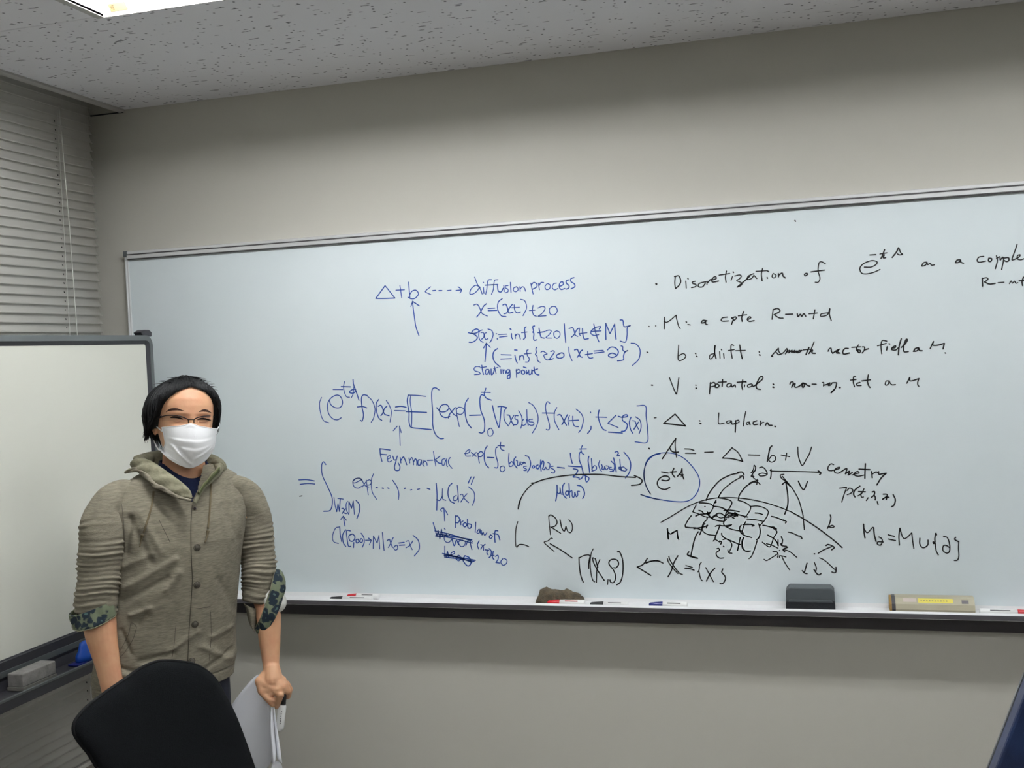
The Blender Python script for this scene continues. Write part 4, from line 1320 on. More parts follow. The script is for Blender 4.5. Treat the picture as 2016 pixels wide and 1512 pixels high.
by = bb[1][0]+.035
vfb = []
for i, (z, a, b) in enumerate([(0, .016, .030), (.006, .020, .038), (.022, .019, .036), (.034, .014, .026), (.046, .012, .022), (.056, .010, .019), (.060, .004, .008)]):
    vfb.append([(a*math.cos(t), b*math.sin(t), z) for t in np.linspace(0, 2*math.pi, 20, endpoint=False)])
be = empty('blue_magnet_eraser', (-2.15+.045, by, .7655), label='blue plastic knob-shaped holder on the mobile whiteboard tray behind the standing person', category='eraser')
add('grip', loft_vf(vfb), M_blue, be)
box('base_pad', (-.018, .018, -.055, .035, -.001, .004), M_navyplastic, be, bevel=.001)
# ------------------------------------------------------------------ black mesh office chair
M_mesh = mat('black_mesh_fabric', (10, 13, 16), .9, bump=(700, .8, .0012), var=(420, (5, 7, 9), .4, .62), spec=.15)
M_chairframe = mat('black_chair_frame', (9, 10, 12), .75, spec=.2)
A_ = np.array([-1.52, -1.45]); B_ = np.array([-1.40, -1.08]); mid = (A_+B_)/2; s_ = (B_-A_)/np.linalg.norm(B_-A_)
ch = empty('office_chair', (mid[0]+.16, mid[1]-.05, 0), math.atan2(s_[1], s_[0]), label='black mesh-backed office chair in front of the standing person', category='chair')
# chair local frame: x along the backrest, -y is forwards
lam = .30; org = np.array([-.018-.0, .162, .88])
ca, sa = math.cos(-math.atan2(s_[1], s_[0])), math.sin(-math.atan2(s_[1], s_[0]))
dv = np.array([mid[0]-(mid[0]+.16), mid[1]-(mid[1]-.05)]); org = np.array([dv[0]*ca-dv[1]*sa, dv[0]*sa+dv[1]*ca, .88])
out = [(-.170,-.093),(-.184,-.055),(-.201,-.023),(-.207,0),(-.197,.018),(-.163,.035),(-.111,.049),(-.056,.062),(-.013,.073),(.029,.077),(.068,.070),(.12,.050),(.15,.027),(.170,-.001),(.182,-.039),(.196,-.091),(.206,-.155),(.214,-.227),(.218,-.30),(.205,-.37),(.16,-.41),(.08,-.425),(-.03,-.425),(-.13,-.41),(-.175,-.37),(-.185,-.30),(-.168,-.20)]
oc = catmull(out+[out[0]], 6)[:-1]
cx0, cz0 = .01, -.16
def bk(s, t, d):        # d = towards the sitter
    bow = .03*((s-.01)/.2)**2+.02*math.sin((t+.3)*4)
    return (org[0]+s, org[1]-bow*.5-d*math.cos(lam)+t*math.sin(lam), org[2]+t*math.cos(lam)-d*math.sin(lam)*.3)
V = []; F = []; N = len(oc); K = 14
for side, d0 in ((0, .016), (1, -.012)):
    for k in range(K+1):
        q = k/K
        for p in oc:
            s = cx0+(p[0]-cx0)*q; t = cz0+(p[1]-cz0)*q
            edge = 1-q**10
            V.append(bk(s, t, d0*edge+(.004 if side == 0 else -.002)*(1-edge)))
def vid(side, k, j): return side*(K+1)*N+k*N+j % N
for side in (0, 1):
    for k in range(K):
        for j in range(N):
            q = (vid(side, k, j), vid(side, k, j+1), vid(side, k+1, j+1), vid(side, k+1, j)); F.append(q if side == 0 else q[::-1])
for j in range(N): F.append((vid(0, K, j), vid(0, K, j+1), vid(1, K, j+1), vid(1, K, j)))
add('backrest', (V, F), M_mesh, ch)
add('backrest_piping', tube_vf([bk(p[0], p[1], -.002) for p in oc]+[bk(*oc[0], -.002)], .0045, 8), M_chairframe, ch)
sc = org[0]
add('back_spine', tube_vf([bk(.01, -.1, -.04), bk(.01, -.42, -.05), (sc+.01, org[1]-.02, .40), (sc+.01, org[1]-.16, .39)], [.022, .026, .026, .022], 12), M_chairframe, ch)
sv_ = []
for z, k in ((.43, .9), (.44, 1), (.47, 1.02), (.495, .97), (.503, .8)):
    sv_.append([(sc+.01+.24*k*math.copysign(abs(math.cos(a))**.6, math.cos(a)), org[1]-.33+.23*k*math.copysign(abs(math.sin(a))**.6, math.sin(a)), z) for a in np.linspace(0, 2*math.pi, 40, endpoint=False)])
add('seat', loft_vf(sv_), M_mesh, ch)
pc = (sc+.01, org[1]-.30)
add('gas_post', lathe_vf([(.028, .12), (.028, .25), (.018, .25), (.018, .43), (.08, .43)], 20, 'z', (pc[0], pc[1], 0)), M_chairframe, ch)
for k in range(5):
    a = 2*math.pi*k/5+.3; e = (pc[0]+.27*math.cos(a), pc[1]+.27*math.sin(a))
    add('base_arm', tube_vf([(pc[0], pc[1], .125), (e[0], e[1], .075)], [.026, .017], 10), M_chairframe, ch)
    add('caster', lathe_vf([(.004, -.02), (.026, -.018), (.028, 0), (.026, .018), (.004, .02)], 16, 'y', (e[0], e[1], .029)), M_blackplastic, ch)
# ------------------------------------------------------------------ navy chair at the right edge
M_navyfab = mat('navy_fabric', (14, 40, 84), .9, bump=(500, .6, .0012), var=(14, (9, 28, 66), .4, .7), sheen=.2)
M_greyedge = mat('pale_edge', (120, 122, 124), .5)
nc = empty('blue_chair', (.60, -1.0, 0), label='navy blue fabric chair back cut off by the right edge of the picture', category='chair')
nb = [(0.3055,0.7358),(0.3673,0.901)]
def nx(z): return nb[0][0]+(z-nb[0][1])*(nb[1][0]-nb[0][0])/(nb[1][1]-nb[0][1])-.60
NB = [(nx(.55), .55), (nx(.74), .74), (nx(.92), .92), (nx(.96)+.01, .965), (nx(.96)+.05, .985), (.22, .985), (.265, .95), (.29, .74), (.30, .55)]
prism('backrest', NB, 'y', -.02, .035, M_navyfab, nc, bevel=.006)
add('edge_strip', tube_vf([(nx(z)-.0005, .036, z) for z in (.55, .74, .92)]+[(nx(.96)+.008, .036, .966)], .0022, 6), M_greyedge, nc)
box('seat', (-.22, .26, -.42, .0, .42, .48), M_navyfab, nc, bevel=.015)
for xx in (-.2, .24):
    for yy in (-.39, -.01):
        box('leg', (xx-.012, xx+.012, yy-.012, yy+.012, 0, .42), M_aludark, nc)
    add('back_post', tube_vf([(xx, -.01, .40), (xx*.9, .01, .7)], .011, 10), M_aludark, nc)
# ------------------------------------------------------------------ person
PR = math.radians(32.7042)
per = empty('person', (-1.62, -.81, 0), PR, label='person with black hair, glasses and white mask, in olive grey hooded jacket, by the whiteboard', category='person')
M_skin = mat('skin', (208, 160, 124), .5, bump=(300, .12, .0008), var=(16, (196, 142, 110), .4, .7))
_b = M_skin.node_tree.nodes['Principled BSDF']; _b.inputs['Subsurface Weight'].default_value = .12; _b.inputs['Subsurface Radius'].default_value = (.012, .005, .003); _b.inputs['Subsurface Scale'].default_value = .5
M_hair = mat('black_hair', (9, 10, 13), .5, spec=.3, bump=(90, .5, .003, (6, 6, 1)))
M_brow = mat('eyebrow_hair', (52, 36, 32), .9, bump=(900, .8, .001, (1, 1, .2)), var=(500, (110, 78, 62), .5, .8, (1, 1, .3)), spec=.1)
M_lash = mat('lash_line', (20, 10, 10), .6, spec=.1)
M_jacket = mat('olive_grey_jersey', (129, 123, 107), .95, bump=(260, .45, .002, (1, 1, 5)), var=(9, (104, 99, 85), .36, .66, (6, 6, 46)))
M_jacket2 = mat('jersey_lining', (132, 129, 108), .95, bump=(240, .45, .002), var=(60, (106, 103, 84), .3, .7))
M_green = mat('green_tape', (86, 92, 58), .85, bump=(160, .3, .001))
M_seam_shade = mat('seam_and_shade', (58, 54, 44), .9)
M_navyshirt = mat('navy_knit', (22, 36, 76), .9, bump=(26, .5, .003, (1, 1, 9)), var=(200, (16, 28, 62), .3, .7))
M_trouser = mat('dark_navy_trousers', (20, 24, 38), .9, bump=(300, .3, .001))
M_shoe = mat('black_shoe', (24, 24, 26), .5)
M_mask = mat('white_nonwoven', (250, 251, 253), .75, bump=(600, .15, .0005))
M_undershirt = mat('white_cotton', (222, 222, 216), .9, bump=(200, .3, .001))
M_frame = mat('dark_glasses_frame', (30, 20, 24), .3, metal=.4)
M_button = mat('pewter_button', (92, 88, 80), .35, metal=.75, bump=(500, .4, .0006))
def leo():
    m = mat('leopard_print', (96, 102, 80), .9, bump=(240, .3, .001)); nt = m.node_tree; b = nt.nodes['Principled BSDF']
    tc = nt.nodes.new('ShaderNodeTexCoord'); n0 = nt.nodes.new('ShaderNodeTexNoise'); n0.inputs['Scale'].default_value = 70
    nt.links.new(tc.outputs['Object'], n0.inputs['Vector'])
    sc_ = nt.nodes.new('ShaderNodeVectorMath'); sc_.operation = 'SCALE'; sc_.inputs['Scale'].default_value = .016
    ad = nt.nodes.new('ShaderNodeVectorMath'); ad.operation = 'ADD'
    nt.links.new(n0.outputs['Color'], sc_.inputs[0]); nt.links.new(sc_.outputs[0], ad.inputs[0]); nt.links.new(tc.outputs['Object'], ad.inputs[1])
    v = nt.nodes.new('ShaderNodeTexVoronoi'); v.inputs['Scale'].default_value = 48; nt.links.new(ad.outputs[0], v.inputs['Vector'])
    r = nt.nodes.new('ShaderNodeValToRGB'); e = r.color_ramp.elements; e[0].position = .0; e[0].color = (*lin((66, 92, 92)), 1); e[1].position = 1; e[1].color = (*lin((98, 106, 84)), 1)
    for p, c in ((.14, (62, 86, 84)), (.20, (14, 30, 42)), (.52, (16, 32, 44)), (.60, (98, 106, 84))):
        q = e.new(p); q.color = (*lin(c), 1)
    nt.links.new(v.outputs['Distance'], r.inputs[0]); nt.links.new(r.outputs[0], b.inputs['Base Color']); return m
M_leo = leo()
def P3(u, w_, z): return (u, -w_, z)
# ---- head (local frame: x right in view, y back, z up from the chin), turned and tilted
HP = [(-0.0166,1.3656),(-0.005,1.5888),(-0.0133,1.4775)]
HZ0 = HP[0][1]; HH = HP[1][1]-HP[0][1]; HU = HP[2][0]
YAW = math.radians(13); ROLL = math.radians(3.5)
HM = Matrix.Translation((HU, -.012, HZ0)) @ Matrix.Rotation(YAW, 4, 'Z') @ Matrix.Rotation(ROLL, 4, 'Y') @ Matrix.Scale(HH/.226, 4)
prof = [(-.004,.012,-.066,-.050),(.004,.030,-.082,-.022),(.014,.041,-.090,.010),(.03,.051,-.094,.040),(.05,.0585,-.0945,.060),(.07,.064,-.094,.074),(.09,.0685,-.0935,.084),(.11,.0715,-.092,.091),(.13,.0735,-.0935,.096),(.15,.0745,-.0925,.098),(.17,.0715,-.087,.096),(.19,.0605,-.0755,.086),(.205,.046,-.058,.070),(.217,.028,-.035,.046),(.224,.012,-.012,.020)]
pz = [p[0] for p in prof]
def hd(z): return [float(np.interp(z, pz, [p[i] for p in prof])) for i in (1, 2, 3)]
def hpt(phi, z, off=0.0):       # phi = 0 front, positive = right in view
    a, yf, yb = hd(z); yc = .005
    c, s = math.cos(phi), math.sin(phi)
    ex = .86 if c > 0 else 1.0
    x = a*math.copysign(abs(s)**ex, s); y = yc+((yf-yc) if c > 0 else (yb-yc))*abs(c)**(.92 if c > 0 else 1)
    n = Vector((x/(a*a+1e-6), (y-yc)/((.095)**2), (z-.12)/(.11**2) if z > .12 else (z-.12)/(.25**2))); n.normalize()
    return Vector((x, y, z))+n*off
G = lambda x, m, s: math.exp(-((x-m)/s)**2)
hr = []
zz = list(np.linspace(-.004, .205, 70))+list(np.linspace(.208, .2242, 8))
for z in zz:
    ring = []
    for j in range(110):
        phi = 2*math.pi*j/110; p = hpt(phi, z)
        if math.cos(phi) > 0:
            x = p.x; ax = abs(x); d = 0
            d += .020*G(x, 0, .011)*G(z, .072, .024)+.006*G(x, 0, .006)*G(z, .105, .02)
            d -= .0075*G(ax, .031, .017)*G(z, .113, .012)
            d += .0050*G(ax, .032, .013)*G(z, .112, .007)
            d += .003*G(ax, .03, .02)*G(z, .132, .007)
            d += .005*G(ax, .04, .018)*G(z, .082, .016)
            d -= .0022*G(z, .104, .0025)*G(ax, .032, .016)
            p.y -= d
        ring.append(tuple(HM @ p))
    hr.append(ring)
head_vf = loft_vf(hr)
def ear(sx):
    parts = []
    c = [(.0735, .012, .116), (.079, .022, .122), (.081, .030, .113), (.079, .028, .098), (.076, .019, .084), (.0735, .010, .078), (.072, .008, .090)]
    pts = [HM @ Vector((sx*x, y, z)) for x, y, z in c]
    parts.append(tube_vf([tuple(p) for p in catmull(pts, 4)], .0045, 8))
    R_ = HM.to_3x3().normalized()
    parts.append(sphere_vf(tuple(HM @ Vector((sx*.074, .017, .102))), (.004, .015, .020), rot=R_))
    parts.append(sphere_vf(tuple(HM @ Vector((sx*.0735, .010, .079))), (.005, .007, .008), rot=R_))
    return parts
# ---- limbs (view units: u, w, z, r)
RA = [(-0.2306,0.1,1.0796,0.038),(-0.2363,0.115,1.0192,0.04),(-0.2354,0.12,0.9843,0.0405),(-0.2321,0.125,0.9506,0.0375),(-0.2255,0.13,0.9127,0.033),(-0.2198,0.135,0.8788,0.0295),(-0.2143,0.14,0.8412,0.0275),(-0.21,0.14,0.8099,0.0265),(-0.2065,0.14,0.7864,0.027)]
LA = [(0.1646,-0.064,1.02,0.03),(0.1836,-0.052,0.9497,0.033),(0.1866,-0.04,0.9167,0.0335),(0.1858,-0.035,0.8827,0.0318),(0.1851,-0.03,0.8488,0.029),(0.1851,-0.022,0.8185,0.025),(0.1846,-0.015,0.7924,0.0225),(0.1852,-0.008,0.7746,0.0235)]
def limb(L, fl=1.0): return tube_vf([P3(*l[:3]) for l in L], [(l[3], l[3]*fl) for l in L], 18)
# left hand (seen from the back, closed on paper and marker), view units
def H(*a): return P3(*a)
lh = [(0.1853,-0.006,0.7807),(0.186,0.004,0.7554),(0.1886,0.012,0.7379),(0.1681,0.004,0.748),(0.2062,0,0.746),(0.1877,0.022,0.7353),(0.198,0.028,0.7356),(0.2021,0.034,0.7202),(0.1958,0.024,0.7001),(0.1919,0.012,0.6831),(0.2156,0.012,0.737),(0.223,0.012,0.7221),(0.2249,-0.004,0.7031),(0.2102,-0.012,0.6971),(0.2214,-0.008,0.7348),(0.2305,-0.012,0.7183),(0.2278,-0.024,0.6982),(0.1549,0.004,0.754),(0.1558,0.014,0.7317),(0.1691,0.022,0.7129),(0.1816,0.02,0.6925),(0.2055,0.02,0.7379)]
q = [P3(*l) for l in lh]
hand = [capsule_vf(q[0], q[1], .0235, .028), capsule_vf(q[3], q[2], .018, .019), capsule_vf(q[1], q[4], .024, .018), capsule_vf(q[1], q[21], .026, .0165),
        capsule_vf(q[5], q[7], .0125, .0105), capsule_vf(q[7], q[8], .0105, .0092), capsule_vf(q[8], q[9], .0092, .0078),
        capsule_vf(q[6], q[11], .0120, .0100), capsule_vf(q[10], q[11], .0125, .0102), capsule_vf(q[11], q[12], .0102, .009), capsule_vf(q[12], q[13], .009, .0078),
        capsule_vf(q[14], q[15], .0110, .0092), capsule_vf(q[15], q[16], .0092, .0080),
        capsule_vf(q[0], q[17], .018, .016), capsule_vf(q[17], q[18], .016, .0125), capsule_vf(q[18], q[19], .0120, .0105), capsule_vf(q[19], q[20], .0102, .0080),
        capsule_vf(q[17], q[5], .017, .0135), capsule_vf(q[18], q[5], .0125, .0115), capsule_vf(q[5], q[19], .0105, .0085), capsule_vf(q[8], q[19], .0085, .0085), capsule_vf(q[3], q[17], .018, .0165), capsule_vf(q[1], q[11], .024, .0110)]
# right hand, relaxed behind the chair back
rh = [(-0.2073,0.14,0.7942),(-0.2042,0.14,0.763),(-0.2179,0.15,0.7387),(-0.2087,0.152,0.7317),(-0.1995,0.148,0.7291),(-0.1912,0.144,0.7317),(-0.2177,0.152,0.7177),(-0.2086,0.155,0.7072),(-0.1983,0.15,0.7052),(-0.1886,0.146,0.7127),(-0.2155,0.146,0.7001),(-0.2078,0.147,0.6865),(-0.1974,0.142,0.6858),(-0.1872,0.14,0.6977),(-0.1967,0.155,0.7756),(-0.1854,0.165,0.7554),(-0.1827,0.168,0.7356)]
r_ = [P3(*l) for l in rh]
hand2 = [capsule_vf(r_[0], r_[1], .025, .027)]
for k in range(4):
    hand2 += [capsule_vf(r_[1], r_[2+k], .018, .0105), capsule_vf(r_[2+k], r_[6+k], .0102, .009), capsule_vf(r_[6+k], r_[10+k], .0088, .0074)]
hand2 += [capsule_vf(r_[0], r_[14], .018, .014), capsule_vf(r_[14], r_[15], .013, .0105), capsule_vf(r_[15], r_[16], .0102, .0082)]
# neck, trunk and legs
TH = math.radians(24)
def ell(cu, cw, z, a, b, n=48, th=TH, ex=1.0):
    out_ = []
    for k in range(n):
        t = 2*math.pi*k/n; A = a*math.copysign(abs(math.cos(t))**ex, math.cos(t)); Bq = b*math.copysign(abs(math.sin(t))**ex, math.sin(t))
        out_.append(P3(cu+A*math.cos(th)+Bq*math.sin(th), cw-A*math.sin(th)+Bq*math.cos(th), z))
    return out_
nk = [(-0.0133,1.4032),(-0.0151,1.3696),(-0.0152,1.3426),(-0.0166,1.3156),(-0.0231,1.2891),(-0.0332,1.2426),(-0.0464,1.1626),(-0.0616,1.0422),(-0.0736,0.9352),(-0.0908,0.8016),(-0.0957,0.7071)]
trunk = [ell(nk[0][0], -.028, nk[0][1], .052, .055), ell(nk[1][0], -.028, nk[1][1], .053, .056), ell(nk[2][0], -.026, nk[2][1], .057, .058), ell(nk[3][0], -.025, nk[3][1], .075, .060), ell(nk[4][0], -.02, nk[4][1], .135, .065), ell(nk[5][0], -.01, nk[5][1], .165, .085), ell(nk[6][0], 0, nk[6][1], .145, .095), ell(nk[7][0], 0, nk[7][1], .14, .095), ell(nk[8][0], 0, nk[8][1], .145, .095), ell(nk[9][0], 0, nk[9][1], .155, .095), ell(nk[10][0], 0, nk[10][1], .15, .09)]
TU = nk[9][0]
def leg(sx, k=1.0, ext=0):
    c, s = math.cos(TH), math.sin(TH)
    L = [(TU+sx*.082*c, -sx*.082*s, .82, .076), (TU+sx*.085*c, -sx*.085*s, .70, .074), (TU+sx*.09*c, -sx*.09*s, .44, .052), (TU+sx*.092*c, -sx*.092*s-.0, .30, .050), (TU+sx*.095*c, -sx*.095*s, .085, .036)]
    return tube_vf([P3(*l[:3]) for l in L], [l[3]*k+ext for l in L], 20)
def footv(sx, k=1.0):
    c, s = math.cos(TH), math.sin(TH); u0, w0 = TU+sx*.095*c, -sx*.095*s; rings = []
    for t, hh, ww in ((-.07, .03, .022), (-.06, .07, .034), (0, .085, .038), (.07, .062, .042), (.13, .045, .045), (.165, .032, .036), (.18, .016, .018)):
        hh *= k; ww *= k
        ring = []
        for j in range(16):
            a = 2*math.pi*j/16; x = ww*math.cos(a); z = .004+hh*.5+hh*.5*math.sin(a)
            ring.append(P3(u0+t*s+x*c, w0+t*c-x*s, z))
        rings.append(ring)
    return loft_vf(rings)
upR = [(-0.1866,0.05,1.262,0.034),(-0.2147,0.085,1.2172,0.044),(-0.2271,0.095,1.1298,0.041),(-0.2328,0.105,1.0551,0.038)]
upL = [(0.1364,-0.06,1.2205,0.03),(0.1614,-0.075,1.16,0.034),(0.1638,-0.072,1.0753,0.032),(0.1638,-0.062,1.0064,0.03)]
parts = [head_vf]+ear(1)+ear(-1)+[limb(RA, .92), limb(LA, .9), limb(upR), limb(upL), loft_vf(trunk), leg(1, .9), leg(-1, .9), footv(1, .86), footv(-1, .86)]+hand+hand2
bme = pyd('body', *join_vf(parts))
bo = link('body', bme, M_skin, per)
md = bo.modifiers.new('r', 'REMESH'); md.mode = 'VOXEL'; md.voxel_size = .0026; md.use_smooth_shade = True
ms = bo.modifiers.new('s', 'SMOOTH'); ms.factor = .5; ms.iterations = 3
dg = bpy.context.evaluated_depsgraph_get(); nm = bpy.data.meshes.new_from_object(bo.evaluated_get(dg)); bo.modifiers.clear(); bo.data = nm
nm.name = 'body'
for p_ in nm.polygons: p_.use_smooth = True
if not nm.materials: nm.materials.append(M_skin)
# surface queries on the finished figure (view units)
def bvh(me):
    return BVHTree.FromPolygons([v.co.copy() for v in me.vertices], [tuple(p.vertices) for p in me.polygons])
BT = bvh(nm)
hv, hf = head_vf; HT = BVHTree.FromPolygons([Vector(v) for v in hv], hf)
def onto(T, u, z, off=0.0, dflt=0.0):
    h = T.ray_cast(Vector((u, -.6, z)), Vector((0, 1, 0)))
    return (-h[0].y if h[0] is not None else dflt)+off
def stroke_on(T, pts, r, off, n=8, name='x', m=None, parent=None, flat=None, k=8, **tg):
    P = catmull(pts, n) if len(pts) > 2 else catmull([pts[0], pts[1]], 12)
    path = [P3(p[0], onto(T, p[0], p[1], off), p[1]) for p in P]
    N_ = len(path)
    rad = [(r if not callable(r) else r(i/(N_-1))) for i in range(N_)]
    if flat: rad = [(x*flat[0], x*flat[1]) for x in rad]
    return add(name, tube_vf(path, rad, k), m, parent, **tg)
tap = lambda r: (lambda t: r*(.25+.75*math.sin(math.pi*min(max(t, .02), .98))**.6))
# ---- face
for pts, r in (([(-0.0405,1.4869),(-0.0321,1.4883),(-0.0219,1.4866),(-0.0099,1.4816)], .0028), ([(0.0249,1.4786),(0.036,1.4799),(0.045,1.478),(0.0585,1.4731)], .0027)):
    stroke_on(BT, pts, tap(r), -.0004, name='eyelash_line', m=M_lash, parent=per, k=8)
for pts in ([(-0.0365,1.4778),(-0.0238,1.475),(-0.0121,1.4768)], [(0.0265,1.4723),(0.0393,1.4694),(0.0538,1.4712)]):
    stroke_on(BT, pts, tap(.0009), -.0005, name='lower_eyelid', m=mat('lid_fold', (150, 100, 82), .7) if 'lid_fold' not in bpy.data.materials else bpy.data.materials['lid_fold'], parent=per, k=6)
for pts in ([(-0.0513,1.5013),(-0.0427,1.5064),(-0.031,1.5081),(-0.0195,1.5069),(-0.0063,1.5024)], [(0.0304,1.4983),(0.0409,1.5004),(0.0525,1.4979),(0.0626,1.4911)]):
    P = catmull(pts, 7); V_ = []; F_ = []
    for i, p in enumerate(P):
        t = i/(len(P)-1); hh = .0042*(.12+.88*math.sin(math.pi*min(max(t, .05), .95)))
        for k in (-1, -.4, .4, 1):
            u, z = p[0], p[1]+hh*k; V_.append(P3(u, onto(BT, u, z, .0006 if abs(k) < 1 else -.0003), z))
    for i in range(len(P)-1):
        for k in range(3): a = i*4+k; F_.append((a, a+1, a+5, a+4))
    add('eyebrow', (V_, F_), M_brow, per)
# ---- glasses
gl = None
def gpath(pts, off): 
    return [P3(p[0], onto(HT, p[0], p[1], off), p[1]) for p in catmull(pts, 6)]
lr = [(-0.062,1.4904),(-0.0485,1.4933),(-0.0293,1.4928),(-0.0147,1.4894),(-0.004,1.4844),(0.0023,1.4803),(0.0028,1.4711)]
rr_ = [(0.0736,1.4754),(0.0661,1.4816),(0.0538,1.485),(0.0379,1.4861),(0.0255,1.484),(0.0171,1.4794),(0.0163,1.4702)]
g1_ = gpath(lr, .0095); g2_ = gpath(rr_, .0095)
# keep the rims in smooth planes
def flatten(path):
    A = np.array(path); u = A[:, 0]; c = np.polyfit(u, A[:, 1], 2); A[:, 1] = np.polyval(c, u)-.001; return [tuple(a) for a in A]
g1_ = flatten(g1_); g2_ = flatten(g2_)
glo = add('glasses', (tube_vf([g1_[-7], tuple((np.array(g1_[-7])+np.array(g2_[-7]))/2+np.array([0, -.002, .0006])), g2_[-7]], .0014, 8)), M_frame, per)
add('rim', tube_vf(g1_, .00135, 8), M_frame, glo); add('rim', tube_vf(g2_, .00135, 8), M_frame, glo)
tl = [(-0.062,1.4904),(-0.0769,1.486),(-0.0873,1.482)]; tr = [(0.0736,1.4754),(0.08,1.4717),(0.085,1.4674)]
add('temple_arm', tube_vf([g1_[0], (tl[1][0], g1_[0][1]+.022, tl[1][1]), (tl[2][0]+.002, g1_[0][1]+.09, tl[2][1])], [(.0022, .0028), (.0016, .0025), (.0012, .0018)], 8), M_frame, glo)
add('temple_arm', tube_vf([g2_[0], (tr[1][0], g2_[0][1]+.02, tr[1][1]), (tr[2][0]-.001, g2_[0][1]+.09, tr[2][1])], [(.0020, .0026), (.0016, .0022), (.0012, .0018)], 8), M_frame, glo)
M_lens = mat('clear_lens', (30, 30, 34), .03, alpha=.05)
for g in (g1_, g2_):
    A = np.array(g); top = A[:-6]; low = [(p[0], p[1]-.0004, p[2]-.016+.004*abs((i/(len(top)-1))-.5)*2) for i, p in enumerate(top)]
    vt = [tuple(p) for p in top]; n_ = len(vt)
    V_ = vt+low+[(x, y+.0012, z) for x, y, z in vt+low]
    F_ = [(i, i+1, n_+i+1, n_+i) for i in range(n_-1)]+[(2*n_+i+1, 2*n_+i, 3*n_+i, 3*n_+i+1) for i in range(n_-1)]
    F_ += [(i, 2*n_+i, 2*n_+i+1, i+1) for i in range(n_-1)]+[(n_+i, n_+i+1, 3*n_+i+1, 3*n_+i) for i in range(n_-1)]+[(0, n_, 3*n_, 2*n_), (n_-1, 3*n_-1, 4*n_-1, 2*n_-1)]
    lo_ = add('lens', (V_, F_), M_lens, glo)
# ---- face mask
Lm = catmull([(-0.0635,1.462),(-0.0593,1.44),(-0.058,1.4191),(-0.0639,1.4054),(-0.0692,1.3983)], 6)
Rm = catmull([(0.0746,1.4489),(0.0694,1.431),(0.0657,1.4107),(0.0624,1.3967),(0.058,1.3875)], 6)
Tm = catmull([(-0.0635,1.462),(-0.0346,1.4645),(-0.0088,1.4664),(0.009,1.4699),(0.026,1.4629),(0.0504,1.4559),(0.0746,1.4489)], 6)
Bm_ = catmull([(-0.0692,1.3983),(-0.0578,1.3875),(-0.0443,1.3763),(-0.0219,1.362),(0.0009,1.3538),(0.0246,1.3606),(0.0435,1.3722),(0.058,1.3875)], 6)
def samp(L, t):
    L = np.array(L); x = t*(len(L)-1); i = min(int(x), len(L)-2); return L[i]+(L[i+1]-L[i])*(x-i)
NS, NT = 72, 60; V_ = []; F_ = []
uc = [(0.0054,1.4155)][0][0]; zc = [(0.0054,1.4155)][0][1]
for j in range(NT+1):
    t = j/NT
    for i in range(NS+1):
        s = i/NS
        L_, R_ = samp(Lm, t), samp(Rm, t); T_, B2 = samp(Tm, s), samp(Bm_, s)
        c00, c10, c01, c11 = samp(Tm, 0), samp(Tm, 1), samp(Bm_, 0), samp(Bm_, 1)
        p = (1-t)*T_+t*B2+(1-s)*L_+s*R_-((1-s)*(1-t)*c00+s*(1-t)*c10+(1-s)*t*c01+s*t*c11)
        # smooth bulge: from cheek to nose and chin
        e = 1-abs(2*s-1.04)**2.2; e = max(e, 0)
        base = .036+(.010 if s > .5 else .022)*0+(.030 if s < .5 else .018)*(1-e)*0
        wl = onto(HT, L_[0]+.004, min(max(L_[1], HZ0+.02), 9), .002, .05); wr = onto(HT, R_[0]-.005, L_[1], .002, .045)
        wl = min(max(wl, .030), .085); wr = min(max(wr, .025), .08)
        edge = wl*(1-s)+wr*s
        peak = .113+.012*math.sin(math.pi*min(1, t*1.25+.12))-.020*max(0, t-.65)/.35
        w_ = edge+(peak-edge)*e**.72
        # pleats
        dz = 0
        for tc_, am in ((.30, .0030), (.47, .0034), (.66, .0030)):
            tt_ = t-tc_-.05*math.cos((s-.5)*3.2)+.03
            dz += am*(1/(1+math.exp(-tt_*90))-1/(1+math.exp(-(tt_-.10)*20)))*math.sin(math.pi*s)**.5
        # diagonal tension fold from the left edge to the centre below
        dd = (t-.45)-(s-.08)*.85
        if .05 < s < .62: dz += .0045*math.exp(-(dd/.045)**2)*math.sin(math.pi*(s-.05)/.57)-.003*math.exp(-((dd+.10)/.06)**2)*math.sin(math.pi*(s-.05)/.57)
        dd = (t-.55)-(.95-s)*.5
        if .55 < s < .97: dz += .003*math.exp(-(dd/.04)**2)*math.sin(math.pi*(s-.55)/.42)
        dz += .0022*math.exp(-((t-.03)/.03)**2)*math.exp(-((s-.52)/.12)**2)
        ws_ = onto(HT, p[0], p[1], .0035, -1) if .12 < s < .9 else -1
        V_.append(P3(p[0], max(w_+dz, ws_), p[1]))
for j in range(NT):
    for i in range(NS):
        a = j*(NS+1)+i; F_.append((a, a+1, a+NS+2, a+NS+1))
mk = add('face_mask', (V_, F_), M_mask, per)
so_ = mk.modifiers.new('t', 'SOLIDIFY'); so_.thickness = .0012; so_.offset = 1
for idx in ([j*(NS+1) for j in range(NT+1)], [j*(NS+1)+NS for j in range(NT+1)], list(range(NS+1))):
    add('mask_hem', tube_vf([V_[i] for i in idx[::3]], .0012, 6), M_mask, mk)
v0, v1 = V_[0], V_[NT*(NS+1)]
e1 = [(-0.083,1.467),(-0.0864,1.4257),(-0.0801,1.4118),(-0.0748,1.4041)]
add('ear_loop', tube_vf([(e1[0][0], -.012, e1[0][1]), (e1[0][0]+.007, -.03, e1[0][1]-.005), (v0[0], v0[1], v0[2]-.010)], .0015, 8), M_mask, mk)
